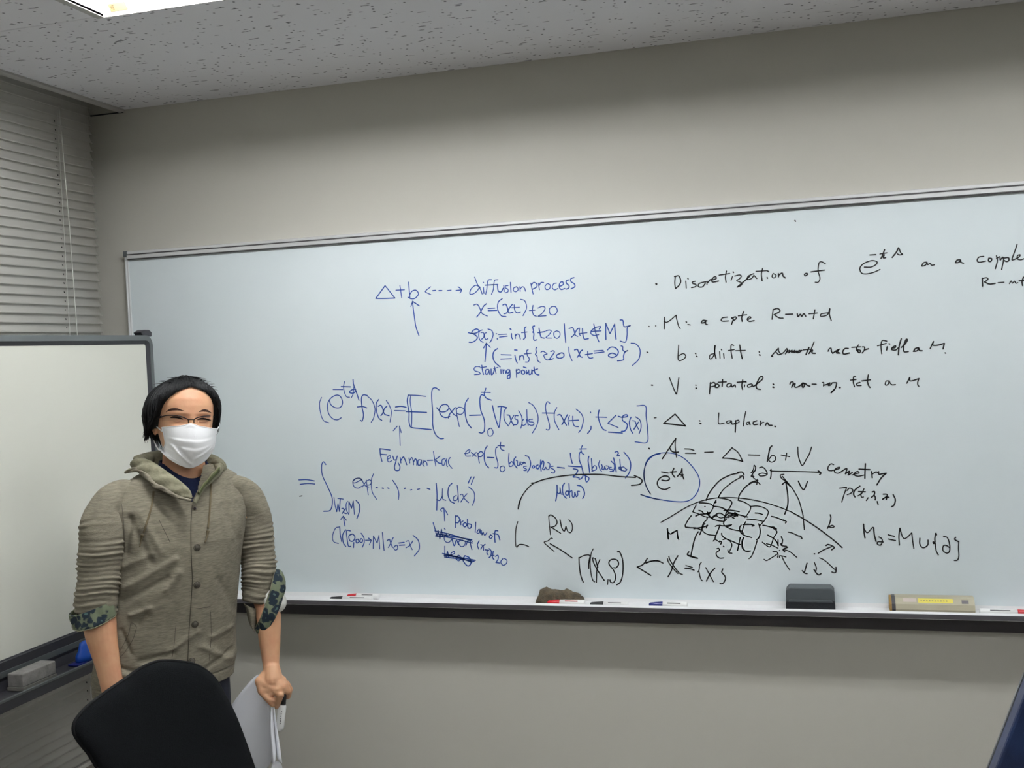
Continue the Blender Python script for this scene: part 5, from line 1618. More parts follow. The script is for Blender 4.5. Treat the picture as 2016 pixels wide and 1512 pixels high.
add('ear_loop', tube_vf([(e1[1][0], -.006, e1[1][1]), (e1[2][0], -.035, e1[2][1]), (e1[3][0], -.05, e1[3][1]), (v1[0]+.002, v1[1], v1[2]+.004)], .0016, 8), M_mask, mk)
v2 = V_[NS]; add('ear_loop', tube_vf([v2, (v2[0]+.006, v2[1]+.05, v2[2]+.004)], .0015, 6), M_mask, mk)
# ---- hair
rh_ = random.Random(11)
def zend(ph):
    a = abs(math.degrees(ph)); right = ph > 0
    xs = [0, 16, 30, 42, 52, 62, 72, 90, 110, 135, 180]
    zl = [.197, .193, .185, .174, .162, .146, .120, .086, .070, .040, .032]
    zr = [.197, .193, .186, .176, .158, .134, .104, .076, .064, .040, .032]
    return float(np.interp(a, xs, zr if right else zl))
def bulk(ph, s):
    a = abs(math.degrees(ph)); left = ph < 0
    side = float(np.interp(a, [0, 30, 60, 90, 130, 180], [.005, .008, .014, .026 if left else .017, .017, .012]))
    e_ = 1 if s < .8 else 1-(.8 if a < 50 else .25)*(s-.8)/.2
    return .0035+(side-.0035)*min(1, s*1.2)**1.6*e_
def scalp(ph, s, off, up=0):
    ze = zend(ph)+up*max(0, 1-abs(ph)/1.1); z = .2245-(.2245-ze)*(s**1.7)
    return hpt(ph, min(z, .2238), off)
NPH, NSS = 120, 26; V_ = []; F_ = []
for i in range(NSS+1):
    s = i/NSS
    for j in range(NPH):
        ph = -math.pi+2*math.pi*j/NPH
        nz = .0018*math.sin(j*2.9+i*.3)+.0012*math.sin(j*5.3-i*.5)
        off = bulk(ph, s)+nz+.001 if 0 < i < NSS else (-.002 if i == NSS else .008)
        V_.append(tuple(HM @ scalp(ph, max(s, .02), off, .006+.003*math.sin(j*1.7)+.002*math.sin(j*.6+1))))
for i in range(NSS):
    for j in range(NPH):
        a, b = i*NPH+j, i*NPH+(j+1) % NPH; F_.append((a, b, b+NPH, a+NPH))
F_.append(tuple(range(NPH))[::-1])
hair_parts = [(V_, F_)]
def strand(ph, s0, s1, o0, o1, dph, r, over=0.0, wob=.0):
    pts = []
    for k in range(7):
        t = k/6; s = s0+(s1-s0)*t; p_h = ph+dph*t*t+wob*math.sin(t*5)
        q_ = scalp(p_h, min(s, 1), bulk(p_h, min(s, 1))+o0+(o1-o0)*t)
        if s > 1: q_ = q_+Vector((math.sin(p_h)*.25, -.1*math.cos(p_h), -1))*(s-1)*.09
        pts.append(tuple(HM @ q_))
    hair_parts.append(tube_vf(pts, [r*.7, r, r, r, r*.85, r*.6, r*.12], 4, cap=False))
for k in range(1500):
    ph = rh_.uniform(-math.pi, math.pi)
    if abs(ph) > 2.4 and rh_.random() < .6: continue
    s0 = rh_.uniform(.02, .55); a = abs(ph)
    s1 = min(1.0, s0+rh_.uniform(.3, .6)) if a < .9 else rh_.uniform(.85, 1.14)
    if a < .9 and rh_.random() < .6: s1 = rh_.uniform(.90, 1.03)
    strand(ph, s0, s1, rh_.uniform(.0, .004), rh_.uniform(-.001, .004), rh_.uniform(-.12, .12), rh_.uniform(.0008, .0019), wob=rh_.uniform(-.04, .04))
for k in range(120):       # tufts standing off the left side and over the ears
    ph = rh_.uniform(-1.95, -1.15); strand(ph, rh_.uniform(.3, .6), rh_.uniform(1.0, 1.22), .003, rh_.uniform(.004, .016), rh_.uniform(-.1, .12), rh_.uniform(.0012, .0024))
for k in range(70):
    ph = rh_.uniform(1.15, 1.95); strand(ph, rh_.uniform(.3, .6), rh_.uniform(1.0, 1.16), .002, rh_.uniform(.001, .006), rh_.uniform(-.1, .1), rh_.uniform(.001, .002))
for k in range(420):       # short uneven hairs along the forehead line
    ph = rh_.uniform(-1.05, 1.05); strand(ph, rh_.uniform(.62, .8), rh_.uniform(.92, 1.03), .001, rh_.uniform(-.001, .0035), rh_.uniform(-.16, .16), rh_.uniform(.0006, .0013))
for k in range(90):        # loose strands lifting off the crown
    ph = rh_.uniform(-1.4, 1.6); s0 = rh_.uniform(.05, .5)
    pts = []
    b0 = scalp(ph, s0, bulk(ph, s0)+.003); d = Vector((rh_.uniform(-.6, 1.0), rh_.uniform(-.5, .4), rh_.uniform(.2, .7))); L_ = rh_.uniform(.012, .032)
    tg = Vector((math.sin(ph), -math.cos(ph), -.1))
    for t in np.linspace(0, 1, 5):
        pts.append(tuple(HM @ (b0+(d*.35+tg*.8)*L_*t+Vector((0, 0, -.3))*L_*t*t*.8+Vector((0, 0, .004))*t)))
    hair_parts.append(tube_vf(pts, [.0009, .0008, .0006, .0004, .0001], 4, cap=False))
add('hair', join_vf(hair_parts), M_hair, per, kind='stuff')
# ---- navy shirt
sn = [(-0.016,1.3521),(-0.0171,1.3292),(-0.0195,1.3091),(-0.0264,1.2758),(-0.0339,1.2291),(-0.0464,1.1626)]
def shring(cu, z, a, b, n=64, dip=0, back=0, cw=-.027):
    out_ = []
    for k in range(n):
        t = 2*math.pi*k/n; A = a*math.cos(t); Bq = b*math.sin(t); fr = math.sin(t)
        zz_ = z-dip*max(fr, 0)**1.6+back*max(-fr, 0)+.5*dip*0
        out_.append(P3(cu+A*math.cos(TH)+Bq*math.sin(TH), cw-A*math.sin(TH)+Bq*math.cos(TH), zz_))
    return out_
zt_ = [(-0.0153,1.3655)][0][1]
sh_r = [shring(sn[1][0], zt_-.030, .059, .060, dip=.028), shring(sn[0][0], zt_-.002, .0575, .0595, dip=.043, back=.004), shring(sn[0][0], zt_, .0610, .0630, dip=.044, back=.004), shring(sn[0][0], zt_-.008, .0640, .066, dip=.042), shring(sn[2][0], zt_-.032, .073, .073, dip=.030), shring(sn[3][0], sn[3][1]+.012, .110, .088, dip=.018), shring(sn[4][0], sn[4][1], .150, .108), shring(sn[5][0], sn[5][1], .150, .112, cw=-.005)]
add('navy_shirt', loft_vf(sh_r, cap=False), M_navyshirt, per)
# ---- jacket body
JR = [(-0.2695,0.8049,0.122,0),(0.0871,0.7576,0,0),(-0.2688,0.8408,0.124,0),(0.0916,0.7944,0,0),(-0.2651,0.8643,0.124,0),(0.0955,0.8188,0,0),(-0.2542,0.9296,0.125,0),(0.099,0.8874,0,0),(-0.2396,0.9945,0.126,0),(0.1052,0.9557,0,0),(-0.225,1.0595,0.128,0),(0.114,1.0237,0,0),(-0.2153,1.1251,0.13,-0.003),(0.1241,1.0916,0,0),(-0.2113,1.178,0.13,-0.006),(0.1348,1.1457,0,0),(-0.2171,1.2317,0.122,-0.01),(0.1442,1.1999,0,0),(-0.2163,1.2714,0.11,-0.015),(0.1477,1.241,0,0),(-0.1947,1.3029,0.094,-0.02),(0.1308,1.2767,0,0),(-0.171,1.3263,0.082,-0.024),(0.1217,1.3063,0,0),(-0.1376,1.3424,0.075,-0.026),(0.095,1.3275,0,0),(-0.0976,1.3581,0.069,-0.027),(0.05,1.3472,0,0)]
keys = []
for i in range(0, len(JR), 2):
    (u0, z0, b, cw), (u1, z1) = JR[i], JR[i+1][:2]
    hw_ = (u1-u0)/2; a = math.sqrt(max(hw_**2-(b*math.sin(TH))**2, 1e-5))/math.cos(TH)
    keys.append(((z0+z1)/2, (u0+u1)/2, cw, a, b))
keys = sorted(keys)
kz = [k[0] for k in keys]
def jk(z): return [float(np.interp(z, kz, [k[i] for k in keys])) for i in (1, 2, 3, 4)]
def seglist(L): return L
CR = [  # creases: u0,z0,u1,z1,width,depth
]
def crease(pts, wd, dp): 
    CR.append((pts[0][0], pts[0][1], pts[1][0], pts[1][1], wd, dp))
for pts, wd, dp in (
    ([(-0.1721,1.0673),(-0.0481,1.1289)], .012, .004), ([(-0.1789,1.0346),(-0.0697,1.0837)], .012, -.004), ([(-0.1121,1.0071),(-0.0409,1.0943)], .014, .006), ([(-0.1453,0.9772),(-0.0782,1.044)], .012, -.005),
    ([(-0.1606,0.999),(-0.1117,1.0138)], .009, .004), ([(-0.0795,0.8952),(-0.0064,0.9341)], .012, .004), ([(-0.1439,0.8827),(-0.0669,0.8909)], .010, -.005), ([(-0.1383,0.8686),(-0.0875,0.865)], .008, .004),
    ([(-0.1958,0.8556),(-0.0576,0.8218)], .010, .004), ([(-0.1889,0.8681),(-0.1205,0.846)], .008, -.003), ([(0.0044,0.8919),(0.0738,0.8353)], .012, .004), ([(0.0077,0.8299),(0.0814,0.855)], .010, -.004),
    ([(0.0315,0.9092),(0.0846,0.9167)], .010, .003), ([(-0.1505,1.2392),(-0.1058,1.1277)], .014, -.004), ([(-0.1247,1.2504),(-0.079,1.1521)], .012, .003), ([(0.0816,1.2465),(0.1163,1.1474)], .014, -.004),
    ([(-0.1651,1.1536),(-0.148,1.239)], .010, -.005), ([(-0.184,0.9614),(-0.1656,0.9029)], .008, -.003), ([(0.0587,1.0569),(0.0999,0.9563)], .014, -.003), ([(-0.1693,1.1206),(-0.1047,1.1478)], .012, .003)):
    crease(pts, wd, dp)
pk = [(0.0013,1.26),(-0.0072,1.1589),(-0.0089,1.0639),(-0.0182,0.9832),(-0.0269,0.9024),(-0.0362,0.774)]
pkz = [p[1] for p in pk][::-1]; pku = [p[0] for p in pk][::-1]
def disp(u, z):
    d = 0
    for u0, z0, u1, z1, wd, dp in CR:
        vx, vz = u1-u0, z1-z0; L2 = vx*vx+vz*vz; t = ((u-u0)*vx+(z-z0)*vz)/L2; tc_ = min(max(t, 0), 1)
        dx, dz = u-(u0+vx*tc_), z-(z0+vz*tc_); r2 = dx*dx+dz*dz
        wd2 = wd*.72
        if r2 < 9*wd2*wd2: d += 1.35*dp*math.exp(-r2/wd2/wd2)
    d += .0014*math.sin(u*40+z*17)*math.sin(z*31-u*12)+.0010*math.sin(u*71-z*43)
    return d
def jpt(t, z):
    cu, cw, a, b = jk(z)
    A, Bq = a*math.cos(t), b*math.sin(t)
    u = cu+A*math.cos(TH)+Bq*math.sin(TH); w_ = cw-A*math.sin(TH)+Bq*math.cos(TH)
    nx_, nw = math.cos(t)/a*math.cos(TH)+math.sin(t)/b*math.sin(TH), -math.cos(t)/a*math.sin(TH)+math.sin(t)/b*math.cos(TH)
    L_ = math.hypot(nx_, nw); nx_, nw = nx_/L_, nw/L_
    d = 0
    if nw > 0:
        d = disp(u, z)*min(1, nw*2)
        up_ = float(np.interp(z, pkz, pku))
        d += .0026/(1+math.exp(-(u-up_)/.0009))*(1/(1+math.exp((u-up_-.046)/.006)))
        # hem band
    zh = z-keys[0][0]
    if zh < .030: d += -.004 if zh > .026 else .0
    d += .003*math.exp(-((zh-.05)/.02)**2)
    return u+nx_*d, w_+nw*d
NZ, NT_ = 260, 300
z_lo, z_hi = kz[0], kz[-1]
V_ = []; F_ = []
vp = [(-0.0935,1.3618),(-0.0387,1.3106),(0.0015,1.264),(0.0156,1.286),(0.0372,1.3522)]
def inV(u, z):
    # inside the neck opening outline
    if z < vp[2][1]: return False
    l = np.interp(z, [vp[2][1], vp[1][1], vp[0][1]], [vp[2][0], vp[1][0], vp[0][0]]); r = np.interp(z, [vp[2][1], vp[3][1], vp[4][1]], [vp[2][0], vp[3][0], vp[4][0]])
    return l < u < r
for i in range(NZ+1):
    z = z_lo+(z_hi-z_lo)*i/NZ
    for j in range(NT_):
        t = 2*math.pi*j/NT_; u, w_ = jpt(t, z); V_.append(P3(u, w_, z))
for i in range(NZ):
    for j in range(NT_):
        a, b = i*NT_+j, i*NT_+(j+1) % NT_
        c = V_[a]
        if -c[1] > -.0 and inV(c[0], c[2]): continue
        F_.append((a, b, b+NT_, a+NT_))
# inner hem return so the jacket has an edge
base = len(V_)
for j in range(NT_):
    t = 2*math.pi*j/NT_; cu, cw, a, b = jk(z_lo); V_.append(P3(cu+(a-.012)*math.cos(t)*math.cos(TH)+(b-.012)*math.sin(t)*math.sin(TH), cw-(a-.012)*math.cos(t)*math.sin(TH)+(b-.012)*math.sin(t)*math.cos(TH), z_lo+.004))
for j in range(NT_): F_.append((j, base+j, base+(j+1) % NT_, (j+1) % NT_))
jo = add('hooded_jacket', (V_, F_), M_jacket, per)
JT = bvh(jo.data)
# ---- sleeves
def sleeve(L, name, ph_, seed, scr0, scr1, n=72, m=170, squash=.92, armpit=1):
    C_ = catmull(L, 12); A = np.array(C_); seglen = np.r_[0, np.cumsum(np.linalg.norm(np.diff(A[:, :3], axis=0), axis=1))]; T_ = seglen[-1]
    rings = []; rd = random.Random(seed); up = None
    fr = [rd.uniform(0, 6.28) for _ in range(8)]
    for i in range(m+1):
        sl = T_*i/m; c = [np.interp(sl, seglen, A[:, k]) for k in range(4)]; c2 = [np.interp(min(sl+.004, T_), seglen, A[:, k]) for k in range(3)]; c1 = [np.interp(max(sl-.004, 0), seglen, A[:, k]) for k in range(3)]
        t = np.array([c2[0]-c1[0], -(c2[1]-c1[1]), c2[2]-c1[2]]); t /= np.linalg.norm(t)
        right = np.cross(t, np.array([0, 1., 0])); right /= np.linalg.norm(right); back = np.cross(right, t)
        f = i/m; ring = []
        scr = 0 if f < scr0 else min(1, (f-scr0)/(scr1-scr0))
        cap_ = 1
        for j in range(n):
            a = 2*math.pi*j/n; ca_, sa_ = math.cos(a), math.sin(a)
            ph2 = sl/.0128*2*math.pi+1.1*math.sin(a+fr[0])+.9*math.sin(2*a+fr[1])+1.3*math.sin(sl*38+fr[2])+.7*math.sin(3*a+fr[4]+sl*25)
            wr_ = .5+.5*(.62*math.cos(ph2)+.38*math.cos(ph2*.61+1.7*math.sin(a+fr[5])+fr[7]))
            wr_ = max(0, wr_)**1.2*(.8+.45*math.sin(sl*71+a+fr[6]))
            r = c[3]*cap_+scr*(.0085*wr_-.0042)*(.75+.25*math.sin(a*2+fr[3]+sl*60))
            r += (1-scr)*(.0026*math.sin(a*2+sl*44+fr[5])+.0018*math.sin(a*3-sl*62+fr[6]))*min(1, f*6)
            p = np.array([c[0], -c[1], c[2]])+right*ca_*r+back*sa_*r*squash
            ring.append(tuple(p))
        rings.append(ring)
    return add(name, loft_vf(rings), M_jacket, jo)
SR = [(-0.1351,0.012,1.2847,0.032),(-0.1672,0.035,1.294,0.036),(-0.1961,0.055,1.2843,0.042),(-0.2125,0.07,1.2563,0.0475),(-0.2183,0.085,1.2175,0.0545),(-0.2227,0.09,1.1736,0.056),(-0.2283,0.095,1.1299,0.0545),(-0.2335,0.1,1.0927,0.053),(-0.2378,0.105,1.0621,0.052),(-0.242,0.11,1.0315,0.0525),(-0.2453,0.112,1.0106,0.05)]
SLv = [(0.079,-0.025,1.2822,0.028),(0.1144,-0.045,1.2814,0.034),(0.1423,-0.058,1.2582,0.041),(0.157,-0.068,1.2164,0.046),(0.1642,-0.075,1.1597,0.049),(0.1658,-0.075,1.11,0.0505),(0.1675,-0.07,1.0682,0.049),(0.1665,-0.06,1.0347,0.047),(0.1617,-0.055,1.0009,0.0435),(0.1548,-0.05,0.9787,0.04),(0.1497,-0.048,0.96,0.033)]
sleeve(SR, 'sleeve', 0, 3, .30, .62)
sleeve(SLv, 'sleeve', 0, 8, .30, .62, squash=.9)
# armhole seams
stroke_on(JT, [(-0.1814,1.3191),(-0.1731,1.2878),(-0.1673,1.254),(-0.1664,1.2005),(-0.1676,1.1538)], .0007, .0002, name='armhole_seam', m=M_seam_shade, parent=jo)
# ---- rolled leopard cuffs
def band(up_c, up_v, lo_c, lo_v, m, name, dpt_u, dpt_l, bulge=.004, n=64, tk=.003):
    """open band between two tilted ellipses: centre (u,w,z), half-axis vector in view, depth half-size"""
    def el(c, v, dp, sc=1.0):
        return [(c[0]+v[0]*math.cos(t)*sc, -(c[1]+dp*math.sin(t)*sc), c[2]+v[1]*math.cos(t)*sc-(v[2] if len(v) > 2 else 0)*math.sin(t)) for t in np.linspace(0, 2*math.pi, n, endpoint=False)]
    U, L_ = el(up_c, up_v, dpt_u), el(lo_c, lo_v, dpt_l); rings = []
    for t in np.linspace(0, 1, 9):
        k0 = 1+bulge/.05*math.sin(math.pi*t)
        kk = [k0*(1+.030*math.sin(3*q_+t*2)+.018*math.sin(7*q_+t*5)-.02*math.sin(11*q_)) for q_ in np.linspace(0, 2*math.pi, n, endpoint=False)]
        rings.append([tuple((np.array(a)*(1-t)+np.array(b)*t-np.array(up_c)*[1, -1, 1]*(1-t)-np.array(lo_c)*[1, -1, 1]*t)*k+np.array(up_c)*[1, -1, 1]*(1-t)+np.array(lo_c)*[1, -1, 1]*t) for a, b, k in zip(U, L_, kk)])
    inner = [[tuple(np.array(lo_c)*[1, -1, 1]*t_+np.array(up_c)*[1, -1, 1]*(1-t_)+(np.array(p)-np.array(lo_c)*[1, -1, 1]*t_-np.array(up_c)*[1, -1, 1]*(1-t_))*.93) for p in r] for r, t_ in zip(rings[::-1], np.linspace(1, 0, 9))]
    return add(name, loft_vf(rings+inner+[rings[0]], cap=False), m, jo), rings
def C2(pa, pb): return ((pa[0]+pb[0])/2, (pa[1]+pb[1])/2), ((pb[0]-pa[0])/2, (pb[1]-pa[1])/2)
q1 = [(-0.3056,1.0157),(-0.1969,1.0471),(-0.3003,0.9832),(-0.1942,1.0069)]
c_, v_ = C2(q1[0], q1[1]); d_, x_ = C2(q1[2], q1[3])
b1, rg = band((c_[0], .112, c_[1]), (*v_, .004), (d_[0], .117, d_[1]), (*x_, .009), M_leo, 'rolled_cuff', .050, .052, bulge=.0005)
add('cuff_edge', tube_vf(rg[-1]+[rg[-1][0]], .0012, 6), M_jacket2, jo)
q2 = [(0.2103,1.0448),(0.1506,0.8946),(0.2277,1.0076),(0.1542,0.8857)]
c_, v_ = C2(q2[1], q2[0]); d_, x_ = C2(q2[3], q2[2])
b2, rg = band((c_[0]-.002, -.052, c_[1]), (*v_, .010), (d_[0]+.010, -.050, d_[1]-.004), (*x_, .024), M_leo, 'rolled_cuff', .040, .044, bulge=.006)
add('cuff_edge', tube_vf(rg[0]+[rg[0][0]], .0012, 6), M_jacket2, jo)
# white undershirt sleeve showing at the elbow
q3 = [(0.2355,0.9983),(0.1755,0.9284)]
c_, v_ = C2(q3[1], q3[0])
add('undershirt_sleeve', sphere_vf((c_[0]-.004, .050, c_[1]-.002), (.033, .040, .040), 24, 16, rot=Matrix.Rotation(-.75, 3, 'Y') @ Matrix.Scale(1, 3)), M_undershirt, jo)
# loose flap of sleeve below the elbow
q4 = [(0.1192,0.9671),(0.1559,0.9435),(0.1317,0.9462),(0.1503,0.9133),(0.1295,0.9297),(0.1477,0.8884),(0.1375,0.9008),(0.1463,0.8746)]
V_ = []; F_ = []
for i in range(4):
    a, b = q4[2*i], q4[2*i+1]
    for t in np.linspace(0, 1, 8):
        V_.append(P3(a[0]+(b[0]-a[0])*t, -.055+.028*math.sin(math.pi*t*.8+.3)+.004*math.sin(i*2.2), a[1]+(b[1]-a[1])*t))
for i in range(3):
    for t in range(7): a = i*8+t; F_.append((a, a+1, a+9, a+8))
fl = add('sleeve_flap', (V_, F_), M_jacket, jo); mm = fl.modifiers.new('s', 'SOLIDIFY'); mm.thickness = .003; mm = fl.modifiers.new('u', 'SUBSURF'); mm.levels = 1; mm.render_levels = 1
# ---- hood draped round the neck
def sweep(P, n=22, m=8, name='hood', mt=None, parent=None, seed=0):
    """P: (u, w, z, half_height, half_thick, tilt)"""
    C_ = catmull(P, m); rings = []
    rd = random.Random(seed); f0 = rd.uniform(0, 6)
    for i, c in enumerate(C_):
        p = np.array([c[0], -c[1], c[2]]); nx_ = C_[min(i+1, len(C_)-1)]; pv = C_[max(i-1, 0)]
        t = np.array([nx_[0]-pv[0], -(nx_[1]-pv[1]), nx_[2]-pv[2]]); t /= np.linalg.norm(t)+1e-9
        up = np.array([0, 0, 1.])-t*t[2]; up /= np.linalg.norm(up)+1e-9; sd = np.cross(t, up)
        ca_, sa_ = math.cos(c[5]), math.sin(c[5]); u2 = up*ca_+sd*sa_; s2 = sd*ca_-up*sa_
        ring = []
        for k in range(n):
            a = 2*math.pi*k/n; x, y_ = c[3]*math.cos(a), c[4]*math.sin(a)*(1+.25*math.sin(3*a+i*.5+f0))
            ring.append(tuple(p+u2*x+s2*y_))
        rings.append(ring)
    return add(name, loft_vf(rings), mt, parent)
hoodL = [(0.0002,0.128,1.2806,0.004,0.004,0.2),(-0.0127,0.124,1.2929,0.014,0.007,0.35),(-0.032,0.112,1.3048,0.02,0.01,0.5),(-0.0561,0.098,1.3208,0.0235,0.012,0.6),(-0.0803,0.078,1.3377,0.0245,0.014,0.7),(-0.1014,0.05,1.3536,0.0235,0.016,0.8),(-0.1183,0.015,1.3623,0.02,0.019,0.6),(-0.1249,-0.03,1.3642,0.021,0.022,0.3),(-0.1085,-0.08,1.3655,0.024,0.026,0),(-0.0568,-0.11,1.3634,0.028,0.03,0),(0.003,-0.115,1.3572,0.028,0.03,0),(0.0522,-0.095,1.3497,0.024,0.026,0),(0.0723,-0.055,1.342,0.02,0.02,-0.3),(0.0749,-0.015,1.3372,0.018,0.015,-0.6)]
sweep(hoodL, name='hood', mt=M_jacket2, parent=jo, seed=2)
hoodR = [(0.0738,-0.02,1.3395,0.016,0.012,-0.5),(0.0685,0.012,1.3306,0.014,0.01,-0.6),(0.0542,0.038,1.3194,0.0125,0.008,-0.6),(0.0376,0.065,1.3074,0.0115,0.006,-0.6),(0.0238,0.09,1.2927,0.01,0.005,-0.5),(0.014,0.105,1.2768,0.008,0.004,-0.4),(0.0071,0.112,1.2664,0.005,0.004,-0.3)]
sweep(hoodR, name='hood', mt=M_jacket2, parent=jo, seed=5)
tapeR = [(0.0736,0.03,1.3387,0.0105,0.003,-0.5),(0.0581,0.052,1.3258,0.0105,0.003,-0.55),(0.0416,0.076,1.3136,0.0095,0.003,-0.55),(0.0266,0.098,1.2999,0.0085,0.003,-0.5),(0.0183,0.11,1.2888,0.006,0.003,-0.4)]
sweep(tapeR, name='green_tape', mt=M_green, parent=jo, seed=1)
rimL = [(-0.1617,-0.01,1.3459,0.0035,0.004,0),(-0.1478,0.012,1.3523,0.006,0.006,0.1),(-0.1305,0.035,1.3544,0.0065,0.006,0.2),(-0.1138,0.06,1.3476,0.0062,0.006,0.3),(-0.099,0.086,1.3321,0.006,0.006,0.4),(-0.0833,0.106,1.316,0.006,0.006,0.4),(-0.0662,0.118,1.3095,0.0055,0.006,0.4),(-0.0519,0.126,1.2989,0.005,0.005,0.4),(-0.0327,0.134,1.2879,0.0042,0.004,0.3),(-0.0134,0.136,1.2801,0.0035,0.004,0.2),(0,0.136,1.2764,0.003,0.003,0.1)]
sweep(rimL, name='hood_rim', mt=M_jacket, parent=jo, seed=4)
# ---- seams, painted placket shade, buttons, cords
stroke_on(JT, [(0.0012,1.2586),(-0.0044,1.213),(-0.0072,1.1589),(-0.008,1.1046),(-0.0089,1.0639),(-0.0182,0.9832),(-0.0242,0.9294),(-0.029,0.8754),(-0.0344,0.8079)], .0011, -.0004, name='placket_shadow_line', m=M_seam_shade, parent=jo)  # dark tube painted in for the shadow line under the placket's overlapping edge
for pts in ([(-0.1616,0.9803),(-0.1681,0.9529),(-0.1848,0.9213),(-0.2025,0.894)], [(-0.1484,0.9668),(-0.1587,0.9384),(-0.1779,0.9097),(-0.1938,0.8929)], [(-0.1616,0.9803),(-0.1542,0.9768),(-0.1484,0.9668)], [(0.0324,0.9776),(0.0302,0.9093),(0.0214,0.8418)], [(-0.0046,0.9953),(0.0331,0.9912)], [(-0.0543,0.9601),(-0.0622,0.9067),(-0.076,0.8404)], [(-0.0812,1.2318),(-0.0642,1.1912),(-0.0573,1.1744)]):
    stroke_on(JT, pts, .0006, -.0001, name='pocket_seam', m=M_seam_shade, parent=jo, k=6)
for i, p in enumerate([(0.0074,1.1521),(0.0024,1.0559),(-0.008,0.9548),(-0.0206,0.8608)]):
    w_ = onto(JT, p[0], p[1]); 
    b = add('button', lathe_vf([(.0004, -.0046), (.0035, -.0044), (.0052, -.0034), (.0060, -.0036), (.0066, -.0022), (.0068, 0)], 20, 'y'), M_button, jo); b.location = P3(p[0], w_, p[1]); b.rotation_euler = (0, 0, .5)
    add('buttonhole_ring', tube_vf([(p[0]+.0082*math.cos(t), -onto(JT, p[0]+.0082*math.cos(t), p[1]+.0082*math.sin(t), .0002), p[1]+.0082*math.sin(t)) for t in np.linspace(0, 2*math.pi, 15)], .0008, 5), M_seam_shade, jo)
p = [(0.0072,1.25)][0]
b = add('snap', lathe_vf([(.0004, -.004), (.0035, -.0035), (.004, 0)], 14, 'y'), M_frame, jo); b.location = P3(p[0], onto(JT, p[0], p[1], .001), p[1])
for pts, kn in (([(-0.0916,1.3013),(-0.0972,1.2682),(-0.1078,1.2355),(-0.1196,1.203)], [(-0.1223,1.1992),(-0.1269,1.1835),(-0.1302,1.1691)]), ([(0.0518,1.3062),(0.048,1.2697),(0.0427,1.2293),(0.037,1.1957)], [(0.0367,1.1903),(0.0334,1.1756),(0.0275,1.1625)])):
    stroke_on(JT, pts, .0024, .0032, name='drawcord', m=M_green if 0 else mat('drawcord_olive', (98, 88, 66), .9, bump=(300, .5, .001)) if 'drawcord_olive' not in bpy.data.materials else bpy.data.materials['drawcord_olive'], parent=jo, flat=(1.1, .6))
    stroke_on(JT, kn, lambda t: .0046-.0028*min(1, t*2.2), .004, name='cord_knot', m=bpy.data.materials['drawcord_olive'], parent=jo, k=8)
# hem stitching line
hz = [(-0.09,0.8178)][0][1]
# ---- trousers and shoes
tr_ = [ell(TU, 0, z, a, b, 60) for z, a, b in ((.96, .160, .108), (.88, .172, .112), (.80, .172, .110), (.755, .168, .098))]
tv = join_vf([loft_vf(tr_), leg(1, 1.12, .006), leg(-1, 1.12, .006)])
to = add('trousers', tv, M_trouser, per)
md = to.modifiers.new('r', 'REMESH'); md.mode = 'VOXEL'; md.voxel_size = .007; md.use_smooth_shade = True
ms = to.modifiers.new('s', 'SMOOTH'); ms.iterations = 4
for sx in (-1, 1): add('shoe', footv(sx, 1.08), M_shoe, per)
# ------------------------------------------------------------------ held paper and marker
M_paper = mat('paper', (244, 246, 252), .6)
M_paper.node_tree.nodes['Principled BSDF'].inputs['Transmission Weight'].default_value = 0
def toW(u, w_, z):
    return per_m @ Vector(P3(u, w_, z))
per_m = Matrix.Translation((-1.62, -.81, 0)) @ Matrix.Rotation(PR, 4, 'Z')
def surf(name, rows, m, parent, th=.0006, sub=2, **tg):
    V_ = [P3(*p) for r in rows for p in r]; n_ = len(rows[0]); F_ = []
    for i in range(len(rows)-1):
        for j in range(n_-1): a = i*n_+j; F_.append((a, a+1, a+n_+1, a+n_))
    o = add(name, (V_, F_), m, parent, **tg)
    x = o.modifiers.new('u', 'SUBSURF'); x.levels = sub; x.render_levels = sub
    x = o.modifiers.new('t', 'SOLIDIFY'); x.thickness = th
    return o
pa = empty('paper_sheets', (-1.62, -.81, 0), PR, label='loosely folded white paper sheets held in the person\'s lowered hand', category='paper')
big = [[(0.1586,-0.035,0.7763),(0.1222,-0.05,0.7388),(0.0851,-0.06,0.6943),(0.0604,-0.062,0.6591)], [(0.1665,-0.022,0.7339),(0.1357,-0.04,0.6934),(0.0989,-0.052,0.6525),(0.0705,-0.058,0.6208)], [(0.1761,-0.006,0.6784),(0.1484,-0.026,0.6396),(0.1177,-0.042,0.6051),(0.09,-0.052,0.5832)], [(0.1751,0,0.6133),(0.1558,-0.018,0.5821),(0.1351,-0.034,0.5544),(0.1143,-0.046,0.5336)], [(0.1722,0,0.5297),(0.1629,-0.014,0.5121),(0.1521,-0.028,0.4946),(0.1411,-0.04,0.4778)]]
surf('back_sheet', big, M_paper, pa)
rl = [[(0.1819,0.022,0.7139),(0.1811,0.022,0.7112),(0.1801,0.024,0.7092),(0.1807,0.023,0.706)], [(0.181,0.016,0.6733),(0.1746,0.03,0.6757),(0.1727,0.016,0.6689),(0.1747,0.002,0.6615)], [(0.1821,0.018,0.6181),(0.1718,0.034,0.6249),(0.168,0.018,0.6202),(0.1713,-0.004,0.6125)], [(0.1851,0.016,0.5808),(0.1747,0.04,0.585),(0.1684,0.02,0.5902),(0.1712,-0.006,0.581)], [(0.1849,0.018,0.5397),(0.1763,0.042,0.5412),(0.168,0.022,0.5326),(0.1712,-0.006,0.5277)]]
surf('front_sheet', rl, M_paper, pa)
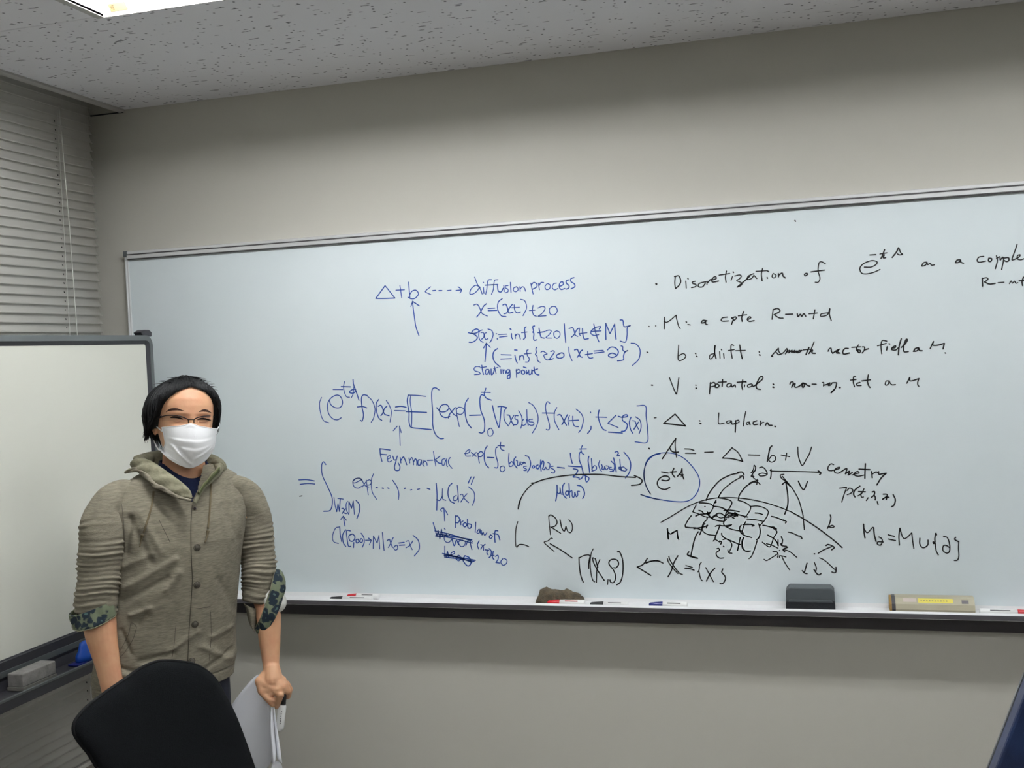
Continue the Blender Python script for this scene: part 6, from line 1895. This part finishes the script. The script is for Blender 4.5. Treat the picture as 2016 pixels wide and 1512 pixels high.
rl2 = [[(0.1826,0.02,0.7118),(0.183,0.021,0.7079),(0.1836,0.02,0.7047),(0.1838,0.016,0.7021)], [(0.1831,0.014,0.6724),(0.1858,0.022,0.6717),(0.1876,0.012,0.6656),(0.1869,0,0.6591)], [(0.1835,0.016,0.6173),(0.1883,0.026,0.6198),(0.1912,0.012,0.6148),(0.1902,-0.004,0.6098)], [(0.1855,0.016,0.5807),(0.1916,0.034,0.5915),(0.1954,0.018,0.5883),(0.1939,-0.002,0.579)], [(0.1851,0.018,0.5397),(0.1928,0.036,0.5393),(0.1998,0.018,0.5276),(0.1952,-0.004,0.5205)]]
surf('side_sheet', rl2, M_paper, pa)
cr = [[(0.1681,0.02,0.5318),(0.185,0.016,0.539),(0.1998,0.018,0.5276)], [(0.1664,0.018,0.4952),(0.1833,0.01,0.4952),(0.1988,0.016,0.4893)], [(0.1646,0.018,0.4592),(0.1815,0.01,0.4591),(0.1969,0.016,0.4533)]]
surf('inner_sheet', cr, M_paper, pa)
rlb = P3(*[(0.1786,0.01,0.5378)][0])
mh = [(0.2135,0.012,0.7206),(0.2084,0.012,0.6878),(0.2066,0.012,0.6796),(0.1985,0.012,0.6263)]
mk_e = empty('held_marker', (-1.62, -.81, 0), PR, label='white barrelled marker with black cap held in the person\'s hand beside the paper', category='marker')
add('barrel', capsule_vf(P3(*mh[2]), P3(*mh[3]), .0112, .0108, 20), M_white, mk_e)
add('cap', tube_vf([P3(*mh[0]), P3(*mh[1])], [.0075, .0088], 16), M_blackplastic, mk_e)
add('collar', tube_vf([P3(*mh[1]), P3(*mh[2])], [.0088, .0098], 16), mat('grey_collar', (170, 172, 174), .5), mk_e)
for i in range(6):
    a = np.array(P3(*mh[2])); b = np.array(P3(*mh[3])); t0 = .12+.12*i; p0 = a+(b-a)*t0; p1 = a+(b-a)*(t0+.07); o_ = np.array([-.002, -.0109, 0])
    add('print', tube_vf([tuple(p0+o_), tuple(p1+o_)], (.0012), 5), M_greyprint, mk_e)
# put the two held things' origins where the hand holds them
for e_, b_ in ((pa, Vector(rlb)), (mk_e, Vector(P3(*mh[3])))):
    e_.location = per_m @ b_
    for c_ in bpy.data.objects:
        if c_.parent == e_: c_.location = -b_
# tidy: empty group strings
for o in bpy.data.objects:
    if 'group' in o and not o['group']: del o['group']
